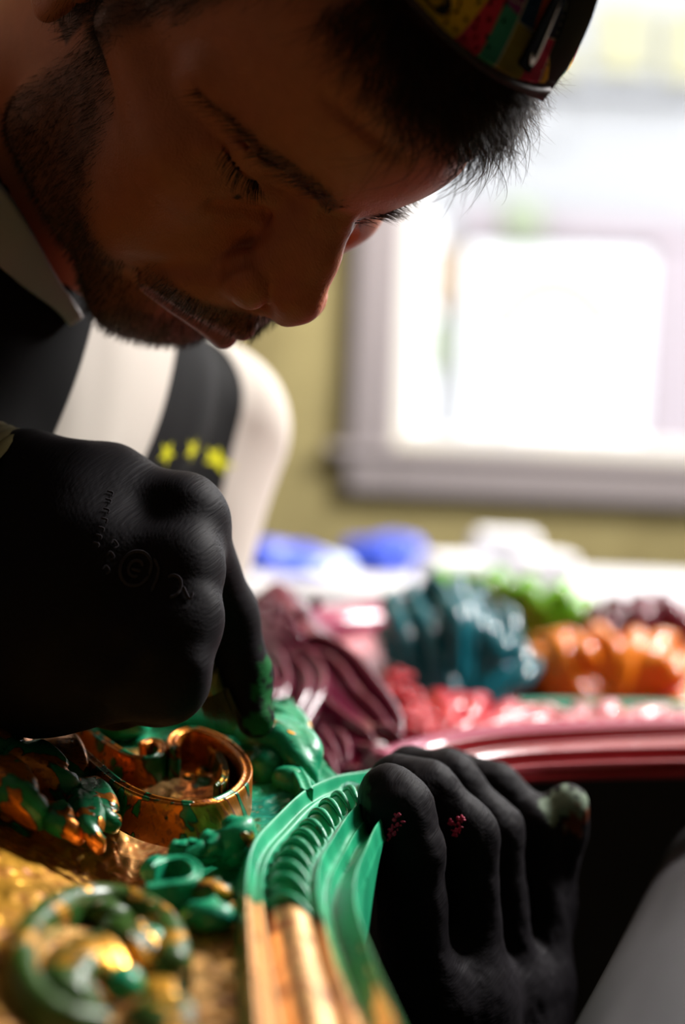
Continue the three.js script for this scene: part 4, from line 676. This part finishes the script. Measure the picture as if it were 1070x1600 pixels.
// ---- cap
{
  const rimY = (z) => 80 + 0.02 * z, crown = ellipsoid([0, 36, 2], [82, 93, 104]);
  const g = polygonize((x, y, z) => { const d = crown(x, y, z); return smax(Math.abs(d) - 1.3, rimY(z) - y, 1.2); }, [-92, 68, -112], [92, 136, 116], 1.8);
  const p = g.attributes.position, uv = g.attributes.uv; for (let i = 0; i < p.count; i++) { const a = Math.atan2(p.getX(i), p.getZ(i) - 4); uv.setXY(i, a / (2 * Math.PI) + 0.5, (p.getY(i) - 77) / 54); }
  const n = 2048, h = 512, c = document.createElement('canvas'); c.width = n; c.height = h; const k = c.getContext('2d'), r = rng(5);
  const cols = ['#f0bc1c', '#d21d58', '#1d4068', '#ee5a34', '#8e3480', '#148078', '#e0284a', '#f48a34', '#2c2c4a', '#a8963f', '#3a9a80', '#74305e'];
  k.fillStyle = '#1a2636'; k.fillRect(0, 0, n, h);
  for (let x = -60; x < n; ) {                                       // patches of stripes cut on the slant
    const w = 46 + r() * 60, lean = (r() - 0.5) * 60; let y = 0;
    while (y < h) { const hh = 90 + r() * 120, m = 2 + Math.floor(r() * 3); for (let j = 0; j < m; j++) { k.fillStyle = cols[Math.floor(r() * cols.length)]; k.beginPath(); k.moveTo(x + w * j / m, y); k.lineTo(x + w * (j + 1) / m + 1, y - 8); k.bezierCurveTo(x + w * (j + 1) / m + lean * 0.5, y + hh * 0.4, x + w * (j + 1) / m - lean * 0.3, y + hh * 0.7, x + w * (j + 1) / m + lean * 0.3 + 1, y + hh); k.lineTo(x + w * j / m + lean * 0.3, y + hh + 6); k.closePath(); k.fill(); } k.strokeStyle = '#cfc6b4'; k.lineWidth = 3; k.beginPath(); k.moveTo(x, y); k.lineTo(x + w, y + (r() - 0.5) * 50); k.stroke(); y += hh; }
    k.strokeStyle = '#d9d0be'; k.lineWidth = 3; k.beginPath(); k.moveTo(x, 0); k.bezierCurveTo(x + lean, h * 0.3, x - lean, h * 0.6, x + lean * 0.5, h); k.stroke(); x += w;
  }
  const YX = CAP_O[0] * n, YY = CAP_O[1] * h; k.fillStyle = '#f0bc1c'; k.beginPath(); k.moveTo(YX - 62, YY - 90); k.lineTo(YX + 46, YY - 80); k.lineTo(YX + 62, YY + 120); k.lineTo(YX - 46, YY + 160); k.closePath(); k.fill();
  k.fillStyle = '#1b1510'; k.font = 'bold 74px sans-serif'; k.textAlign = 'center'; k.textBaseline = 'middle'; k.fillText('O', YX, YY);
  const t = new THREE.CanvasTexture(c); t.colorSpace = THREE.SRGBColorSpace; t.flipY = false; t.wrapS = THREE.RepeatWrapping; t.magFilter = THREE.LinearFilter;
  g.applyMatrix4(headMatrix);
  const cap = part(man, 'cap', g, new THREE.MeshPhysicalMaterial({ map: t, roughness: 0.75 }), { label: 'patchwork cap with pale stitching worn pushed back' });
  // black band that closes the cap at the brow, its red piping and the black label with a pale tick
  const arc = (a0, a1, y, rx, rz, m = 24) => Array.from({ length: m + 1 }, (_, i) => { const a = lerp(a0, a1, i / m); return headPoint(Math.sin(a) * rx, y(a), 4 + Math.cos(a) * rz); });
  const up = dirC(HR[0][1], HR[1][1], HR[2][1]);
  part(cap, 'strap', sweep(curve([[20, 76, 91], [20, 84, 88], [20, 92, 84.5], [20, 101, 77.5], [18, 112, 66], [15, 122, 48]].map((q) => headPoint(...q)), 24), () => [[-0.006, -0.0008], [0.006, -0.0008], [0.006, 0.0008], [-0.006, 0.0008]], dirC(HR[0][2], HR[1][2], HR[2][2])), std(0.012, 0.012, 0.012, 0.6));
  part(cap, 'piping', sweep(arc(-1.6, 0.3, () => 82, 72.8, 92.5), () => ring(6, 0.0011), up), std(0.03, 0.012, 0.014, 0.7));
  const A = at(...CAP_TAG[0]), ex = at(...CAP_TAG[1]).sub(A).normalize(), ez = dirC(0.82, 0.42, 0.33), ey = V().crossVectors(ez, ex).normalize(); ez.crossVectors(ex, ey);
  const M = new THREE.Matrix4().makeBasis(ex, ey, ez).setPosition(A);
  const rr = new THREE.Shape(), w = 0.0265, q = 0.0115, e = 0.0015; rr.moveTo(e, 0); rr.lineTo(w - e, 0); rr.quadraticCurveTo(w, 0, w, e); rr.lineTo(w, q - e); rr.quadraticCurveTo(w, q, w - e, q); rr.lineTo(e, q); rr.quadraticCurveTo(0, q, 0, q - e); rr.lineTo(0, e); rr.quadraticCurveTo(0, 0, e, 0);
  const tag = part(cap, 'label', new THREE.ExtrudeGeometry(rr, { depth: 0.0012, bevelEnabled: true, bevelSize: 0.0003, bevelThickness: 0.0003, bevelSegments: 2 }).applyMatrix4(M), std(0.008, 0.008, 0.008, 0.95, { specularIntensity: 0.0 }), { label: 'black label with a pale curved tick' });
  const sw = new THREE.Shape(); sw.moveTo(0.0225, 0.0062); sw.bezierCurveTo(0.016, 0.0050, 0.009, 0.0030, 0.006, 0.0028); sw.bezierCurveTo(0.0035, 0.0028, 0.0030, 0.0048, 0.0048, 0.0080); sw.bezierCurveTo(0.0015, 0.0058, 0.0008, 0.0022, 0.0040, 0.0014); sw.bezierCurveTo(0.0075, 0.0008, 0.014, 0.0036, 0.0225, 0.0062);
  part(man, 'tick_mark', new THREE.ExtrudeGeometry(sw, { depth: 0.0004, bevelEnabled: false }).applyMatrix4(new THREE.Matrix4().makeTranslation(0, 0, 0.0015)).applyMatrix4(M), std(0.5, 0.42, 0.36, 0.6));
}

// ---- gloves
const gloveBump = (() => { const n = 512, d = new Uint8Array(n * n * 4); for (let y = 0; y < n; y++) for (let x = 0; x < n; x++) { const u = x / n, v = y / n, w = fbm(u, v, 16, 2, 6) * 2.2, k = 0.5 + 0.5 * Math.sin(u * 2 * Math.PI * 44 + w) * Math.sin(v * 2 * Math.PI * 60 + 0.8 * Math.sin(u * 2 * Math.PI * 44)); const q = 255 * clamp(0.16 * k + 0.84 * fbm(u, v, 64, 3, 9), 0, 1); d.set([q, q, q, 255], (y * n + x) * 4); } const t = new THREE.DataTexture(d, n, n); t.wrapS = t.wrapT = THREE.RepeatWrapping; t.magFilter = THREE.LinearFilter; t.needsUpdate = true; return t; })();
const gloveMat = new THREE.MeshPhysicalMaterial({ vertexColors: true, roughness: 0.62, bumpMap: gloveBump, bumpScale: 0.0002, sheen: 0.03, sheenColor: new THREE.Color(0.55, 0.48, 0.55), sheenRoughness: 0.4, specularIntensity: 0.12 });
// limbs: chains of [point, radius]; blended into one skin
function handField(chains, k, wrinkle) {
  const P = [];
  for (const { pts, blend = k } of chains) for (let i = 0; i + 1 < pts.length; i++) P.push([capsule(arr(pts[i][0]), arr(pts[i + 1][0]), pts[i][1], pts[i + 1][1]), i ? 0.006 : blend]);
  return (x, y, z) => { let d = 1e9; for (const [f, b] of P) d = smin(d, f(x, y, z), b); return d + (wrinkle ? wrinkle(x, y, z) : 0); };
}
function gloveSkin(geo, paint) {
  const p = geo.attributes.position, nn = geo.attributes.normal, uv = geo.attributes.uv, col = new Float32Array(p.count * 3), q = V(), m = V();
  for (let i = 0; i < p.count; i++) { q.fromBufferAttribute(p, i); m.fromBufferAttribute(nn, i); uv.setXY(i, (q.x + 0.55 * q.z) * 16, (q.y + 0.45 * q.z) * 16); col.set(paint(q, m), i * 3); }
  geo.setAttribute('color', new THREE.BufferAttribute(col, 3)); return geo;
}
const GLOVE = [0.009, 0.0076, 0.0094];
const fieldPoints = (list) => list.map(([px, py, d, r]) => [at(px, py, d), r]);
const boundsOf = (chains, pad) => { const lo = [9, 9, 9], hi = [-9, -9, -9]; for (const c of chains) for (const [p, r] of c.pts) arr(p).forEach((v, i) => { lo[i] = Math.min(lo[i], v - r - pad); hi[i] = Math.max(hi[i], v + r + pad); }); return [lo, hi]; };
const spots = (list, r, col, seed) => { const s = list.map(([px, py, d]) => at(px, py, d)); return (q, base) => { for (let i = 0; i < s.length; i++) { const d = q.distanceTo(s[i]) / r(i); const w = smooth(1.1 - d + 1.3 * (n3(q.x * 420, q.y * 420, q.z * 420, seed) - 0.5), 0.25, 0.4); if (w > 0) base = base.map((v, k) => lerp(v, col[k], w)); } return base; }; };
{
  // right hand: palm down, knuckles towards the window, forefinger pressing the brush
  const R = [
    { pts: fieldPoints([[-60, 775, 0.55, 0.022], [40, 748, 0.545, 0.0165], [180, 780, 0.54, 0.015], [286, 806, 0.532, 0.0142]]) },
    { pts: fieldPoints([[-60, 850, 0.545, 0.026], [90, 830, 0.53, 0.022], [279, 890, 0.515, 0.0138]]), blend: 0.03 },
    { pts: fieldPoints([[-60, 930, 0.54, 0.026], [90, 930, 0.52, 0.024], [278, 985, 0.507, 0.0138]]), blend: 0.03 },
    { pts: fieldPoints([[-60, 1000, 0.54, 0.026], [70, 1040, 0.52, 0.025], [262, 1062, 0.503, 0.0135]]), blend: 0.03 },
    { pts: fieldPoints([[286, 806, 0.532, 0.0142], [350, 955, 0.562, 0.0122], [381, 1060, 0.566, 0.0105], [400, 1122, 0.56, 0.0075]]), blend: 0.008 },
    { pts: fieldPoints([[279, 890, 0.515, 0.0138], [270, 960, 0.552, 0.0125], [215, 1040, 0.565, 0.011], [180, 1075, 0.55, 0.01]]), blend: 0.008 },
    { pts: fieldPoints([[278, 985, 0.507, 0.0138], [272, 1035, 0.535, 0.0125], [200, 1075, 0.555, 0.011], [150, 1075, 0.545, 0.0098]]), blend: 0.008 },
    { pts: fieldPoints([[262, 1062, 0.503, 0.0135], [250, 1080, 0.525, 0.0115], [180, 1095, 0.54, 0.0098], [130, 1085, 0.53, 0.009]]), blend: 0.008 },
    { pts: fieldPoints([[286, 815, 0.531, 0.0125], [274, 940, 0.513, 0.0125], [256, 1060, 0.504, 0.0125]]), blend: 0.012 },
    { pts: fieldPoints([[170, 800, 0.545, 0.017], [190, 900, 0.53, 0.018], [150, 1010, 0.52, 0.021]]), blend: 0.02 },
    { pts: fieldPoints([[60, 930, 0.56, 0.02], [170, 960, 0.592, 0.015], [265, 1010, 0.6, 0.0122], [318, 1060, 0.594, 0.0098]]), blend: 0.014 },
  ];
  const fold = [[[300, 945, 0.503], [232, 1010, 0.49], [165, 1085, 0.492]], [[255, 930, 0.505], [200, 985, 0.497], [120, 1060, 0.497]], [[322, 960, 0.505], [300, 1040, 0.495], [268, 1100, 0.495]]].flatMap((f) => [0, 1].map((i) => capsule(arr(at(...f[i])), arr(at(...f[i + 1])), 0.001, 0.0008)));
  const wr = (x, y, z) => { let w = 0; for (const f of fold) w -= 0.0026 * Math.exp(-((Math.max(0, f(x, y, z)) / 0.0055) ** 2)); return w + 0.0016 * (n3(x * 70, y * 70, z * 70, 31) - 0.5); };
  const [lo, hi] = boundsOf(R, 0.008); const f = handField(R, 0.03, wr);
  const green = spots([[418, 1045, 0.558], [421, 1090, 0.556], [408, 1130, 0.553], [400, 1078, 0.553], [385, 1135, 0.552]], (i) => [0.0065, 0.006, 0.007, 0.0022, 0.004][i], [0.012, 0.11, 0.03], 41);
  const g = gloveSkin(polygonize(f, lo, hi, 0.0021), (q) => green(q, GLOVE));
  part(man, 'glove', g, gloveMat, { label: 'black knitted work glove holding the brush' });
  // faint grey print on the back of the glove, laid on its surface
  const marks = [];
  const onGlove = (px, py) => { let d = 0.42; for (let i = 0; i < 60; i++) { const p = at(px, py, d), e = f(p.x, p.y, p.z); if (e < 0.0004) break; d += Math.max(0.0003, e * 0.8); } return at(px, py, d - 0.0003); };
  const stroke = (list, r = 0.0006) => marks.push(tube(list.map(([a, b]) => onGlove(a, b)), r, 6, list.length * 4, 0.35, dirC(-0.2, 0.3, 1)));
  const arcPts = (cx, cy, rx, ry, a0, a1, t = 0.5) => Array.from({ length: 9 }, (_, i) => { const a = lerp(a0, a1, i / 8), x = Math.cos(a) * rx, y = Math.sin(a) * ry; return [cx + x * Math.cos(t) - y * Math.sin(t), cy + x * Math.sin(t) + y * Math.cos(t)]; });
  stroke(arcPts(212, 888, 24, 28, 0, 6.28)); stroke(arcPts(212, 888, 11, 13, 0.7, 5.6)); stroke([[205, 888], [220, 893]]);
  stroke(arcPts(268, 916, 14, 18, -2.6, 1.2)); stroke([[240, 872], [248, 890], [236, 925]]); stroke([[285, 915], [296, 935], [302, 925]]);
  for (const [x, y] of [[172, 770], [169, 782], [166, 797], [163, 812], [158, 826], [154, 838], [150, 850]]) stroke([[x - 5, y - 3], [x + 4, y], [x + 2, y + 6]], 0.0004);
  for (const [x, y] of [[178, 850], [172, 868], [165, 890]]) stroke([[x - 6, y], [x, y - 6], [x + 6, y + 2], [x, y + 7]], 0.0004);
  part(man, 'glove_print', join(marks), std(0.035, 0.031, 0.035, 1.0, { specularIntensity: 0.0 }), stuffy);
  // olive knitted cuff, rib by rib
  const ax = dirC(0.93, -0.36, 0.10), w1 = at(-44, 902, 0.545), u = V().crossVectors(ax, dirC(0, 0, 1)).normalize(), v = V().crossVectors(ax, u).normalize();
  const ribs = []; for (let i = 0; i < 9; i++) { const c = w1.clone().addScaledVector(ax, -0.0036 * i), cir = []; for (let j = 0; j <= 48; j++) { const a = j / 48 * 2 * Math.PI; cir.push(c.clone().addScaledVector(u, Math.cos(a) * 0.0575).addScaledVector(v, Math.sin(a) * 0.047)); } ribs.push(sweep(cir, () => ring(8, 0.0024, 0.0024), ax, false)); }
  part(man, 'cuff', join(ribs), std(0.16, 0.13, 0.035, 0.95, { bumpMap: cottonBump, bumpScale: 0.0003 }), { label: 'ribbed olive glove cuff' });
}
{
  // left hand: from below through the opening, fingers hooked over the moulding, little finger nearest
  const L = [
    { pts: fieldPoints([[655, 1550, 0.535, 0.0135], [636, 1330, 0.521, 0.0128], [622, 1266, 0.521, 0.0122], [606, 1240, 0.525, 0.0108]]), blend: 0.006 },
    { pts: fieldPoints([[735, 1550, 0.555, 0.0140], [724, 1306, 0.545, 0.0125], [664, 1240, 0.547, 0.0120], [620, 1222, 0.552, 0.0112]]), blend: 0.006 },
    { pts: fieldPoints([[785, 1540, 0.577, 0.0140], [768, 1300, 0.57, 0.0118], [702, 1222, 0.574, 0.0114], [640, 1206, 0.58, 0.0108]]), blend: 0.006 },
    { pts: fieldPoints([[835, 1530, 0.60, 0.0140], [830, 1294, 0.595, 0.0118], [772, 1236, 0.6, 0.0112], [700, 1205, 0.606, 0.0105]]), blend: 0.006 },
    { pts: fieldPoints([[800, 1580, 0.60, 0.017], [846, 1420, 0.612, 0.0135], [872, 1300, 0.602, 0.0108], [886, 1260, 0.596, 0.0092]]), blend: 0.012 },
    { pts: fieldPoints([[655, 1550, 0.535, 0.0145], [735, 1550, 0.555, 0.0145], [785, 1540, 0.577, 0.0145], [835, 1530, 0.60, 0.0145]]), blend: 0.012 },
    { pts: fieldPoints([[690, 1570, 0.545, 0.016], [776, 1730, 0.575, 0.024]]), blend: 0.02 },
    { pts: fieldPoints([[800, 1560, 0.59, 0.018], [812, 1730, 0.585, 0.025]]), blend: 0.02 },
    { pts: [[at(800, 1715, 0.58), 0.027], [wristL, 0.033], [wristL.clone().lerp(elbowL, 0.2), 0.036]], blend: 0.02 },
  ];
  const seams = []; for (const [a, b] of [[[652, 1215, 0.52], [684, 1330, 0.52]], [[742, 1245, 0.54], [772, 1330, 0.54]]]) seams.push(capsule(arr(at(...a)), arr(at(...b)), 0.0005, 0.0005));
  const f = handField(L, 0.012, (x, y, z) => 0.0010 * (n3(x * 90, y * 90, z * 90, 33) - 0.5) + 0.0005 * (n3(x * 300, y * 300, z * 300, 35) - 0.5));
  const [lo, hi] = boundsOf(L, 0.008);
  const pale = spots([[886, 1246, 0.588], [874, 1258, 0.588], [900, 1260, 0.588]], (i) => 0.0085, [0.17, 0.22, 0.16], 47), edge = spots([[566, 1232, 0.522], [571, 1262, 0.518]], (i) => 0.006, [0.02, 0.05, 0.03], 45);
  const rim = spots([[908, 1272, 0.592], [896, 1288, 0.59]], (i) => 0.006, [0.12, 0.03, 0.01], 49);
  part(man, 'glove', gloveSkin(polygonize(f, lo, hi, 0.0021), (q) => rim(q, pale(q, edge(q, GLOVE)))), gloveMat, { label: 'black glove with red paint specks gripping the edge' });
  const specks = [], r = rng(61);
  const onSkin = (px, py) => { let d = 0.46; for (let i = 0; i < 90; i++) { const p = at(px, py, d), e = f(p.x, p.y, p.z); if (e < 0.0003) break; d += Math.max(0.0003, e * 0.8); } return at(px, py, d); };
  for (const [cx, cy, n, sp] of [[620, 1272, 5, 5], [617, 1290, 9, 9], [625, 1286, 6, 6], [610, 1307, 9, 7], [704, 1283, 6, 6], [719, 1281, 6, 5], [713, 1293, 10, 8], [712, 1301, 9, 6]]) for (let i = 0; i < n; i++) { const p = onSkin(cx + (r() - 0.5) * 2 * sp, cy + (r() - 0.5) * 2 * sp), q = 0.0003 + 0.0005 * r(); specks.push(blob(p, q * (0.7 + r()), q * (0.6 + r()), q * 0.8, 7)); }
  part(man, 'paint_specks', join(specks), std(0.55, 0.015, 0.08, 0.5), stuffy);
}

// ================================================================ white table under the window and what lies on it
{
  const y = CY - 0.155, x0 = -0.75, x1 = 1.35, z0 = -2.0, z1 = -1.42;
  const t = thing('table', 'long table with a white top under the window', 'table', V((x0 + x1) / 2, 0, (z0 + z1) / 2)), white = std(0.56, 0.55, 0.57, 0.5);
  part(t, 'tabletop', box(x0, x1, y - 0.03, y, z0, z1, 0.006), white);
  part(t, 'front_panel', box(x0 + 0.02, x1 - 0.02, 0.002, y - 0.03, z1 - 0.05, z1 - 0.03), std(0.02, 0.018, 0.016, 0.9));
  for (const [x, z] of [[x0 + 0.08, z0 + 0.08], [x1 - 0.08, z0 + 0.08], [x0 + 0.08, z1 - 0.1], [x1 - 0.08, z1 - 0.1]]) part(t, 'leg', box(x - 0.03, x + 0.03, 0, y - 0.03, z - 0.03, z + 0.03, 0.004), std(0.2, 0.2, 0.2, 0.6));
  const ground = (px, py) => { const o = V(0, CY, 0), d = at(px, py, 1).sub(o), k = (y - o.y) / d.y; return o.addScaledVector(d, k); };
  // crumpled sheets of plastic and paper packets
  const crumple = (c, r, seed, rough = 0.35) => { const [rx, ry, rz] = r, e = ellipsoid([c.x, c.y + ry * 0.75, c.z], r); return polygonize((X, Y, Z) => Math.max(e(X, Y, Z) + rough * ry * (n3(X * 34, Y * 34, Z * 34, seed) - 0.5) + 0.25 * ry * (n3(X * 90, Y * 90, Z * 90, seed + 1) - 0.5), c.y + 0.0005 - Y), [c.x - rx * 1.25, c.y - 0.01, c.z - rz * 1.25], [c.x + rx * 1.25, c.y + ry * 2.2, c.z + rz * 1.25], Math.max(0.004, ry / 9)); };
  const at2 = (px, d) => { const p = at(px, 800, d); p.y = y; return p; };
  const film = std(0.05, 0.10, 0.62, 0.35), pale = std(0.68, 0.78, 0.9, 0.4);
  whole('plastic_bag', crumple(at2(432, 1.62), [0.065, 0.026, 0.05], 51, 0.7), film, 'crumpled blue plastic bag behind the sleeve on the white table', 'bag');
  whole('plastic_bag', crumple(at2(600, 1.78), [0.052, 0.027, 0.04], 53, 0.7), film, 'blue plastic bag standing alone on the white table below the window corner', 'bag');
  whole('plastic_bag', crumple(at2(512, 1.70), [0.034, 0.016, 0.04], 55, 0.7), pale, 'pale plastic bag lying between the two blue ones', 'bag');
  const paper = std(0.78, 0.78, 0.82, 0.7);
  const packet = (px, d, w, h, dp, turn) => { const p = at2(px, d); return new RoundedBoxGeometry(w, h, dp, 3, Math.min(w, h, dp) * 0.22).rotateY(turn).translate(p.x, p.y + h / 2 + 0.0005, p.z); };
  whole('paper_packet', packet(712, 1.66, 0.075, 0.035, 0.06, 0.3), paper, 'low white paper packet leftmost of the three on the table', 'packet', 'white packets');
  whole('paper_packet', packet(792, 1.8, 0.085, 0.058, 0.06, -0.1), paper, 'tallest white paper packet, in the middle of the three', 'packet', 'white packets');
  whole('paper_packet', packet(850, 1.66, 0.075, 0.042, 0.06, 0.1), paper, 'white paper packet rightmost of the three on the table', 'packet', 'white packets');
  whole('cloth', (() => { const g = ruled([at2(380, 1.48), at2(520, 1.47), at2(690, 1.46)], [at2(385, 1.64), at2(520, 1.63), at2(690, 1.6)], 30, 16, (s, q) => 0.004 + 0.010 * n3(s * 4, q * 7, 0, 8), 0.0); return g; })(), std(0.66, 0.64, 0.63, 0.8), 'white cloth spread along the near edge of the table', 'cloth');
}
// stool under him
{
  const c = body3(0, 0.60, -0.03), s = thing('stool', 'low wooden stool under the man', 'stool', V(c.x, 0, c.z)), wood = std(0.16, 0.09, 0.045, 0.6), h = 0.43;
  part(s, 'seat', new THREE.CylinderGeometry(0.17, 0.165, 0.035, 36).translate(c.x, h, c.z), wood);
  for (let i = 0; i < 4; i++) { const a = i * Math.PI / 2 + 0.6, f = V(c.x + Math.cos(a) * 0.18, 0.0, c.z + Math.sin(a) * 0.18), t = V(c.x + Math.cos(a) * 0.12, h - 0.016, c.z + Math.sin(a) * 0.12); part(s, 'leg', sweep([t, t.clone().lerp(f, 0.5), f], () => ring(12, 0.016, 0.016), V(1, 0, 0.3)), wood); }
}
// brush in the gloved hand
{
  const a = at(240, 890, 0.565), b = at(326, 1062, 0.556), c = at(350, 1122, 0.556), g = thing('brush', 'olive handled paint brush held by the gloved fingers on the scroll', 'brush', c.clone());
  part(g, 'handle', tube([a.clone().lerp(b, -0.35), a, b], (t) => lerp(0.0035, 0.0055, t), 14, 20), std(0.12, 0.10, 0.03, 0.5));
  part(g, 'ferrule', sweep([b.clone().lerp(c, -0.2), b, b.clone().lerp(c, 0.35)], (t) => ring(18, lerp(0.0056, 0.0075, t), lerp(0.0056, 0.0042, t))), std(0.30, 0.26, 0.10, 0.4, { metalness: 0.6 }));
  const r = rng(8), list = []; for (let i = 0; i < 420; i++) list.push({ p: b.clone().lerp(c, 0.3).add(V((r() - 0.5) * 0.013, (r() - 0.5) * 0.004, (r() - 0.5) * 0.007)), d: c.clone().sub(b).normalize().add(rv(r, 0.12)), len: 0.010 + 0.004 * r(), r: 0.00018, bend: rv(r, 0.1), n: 3 });
  part(g, 'bristles', strands(list), std(0.11, 0.10, 0.035, 0.7), stuffy);
}

renderer.render(scene, camera);
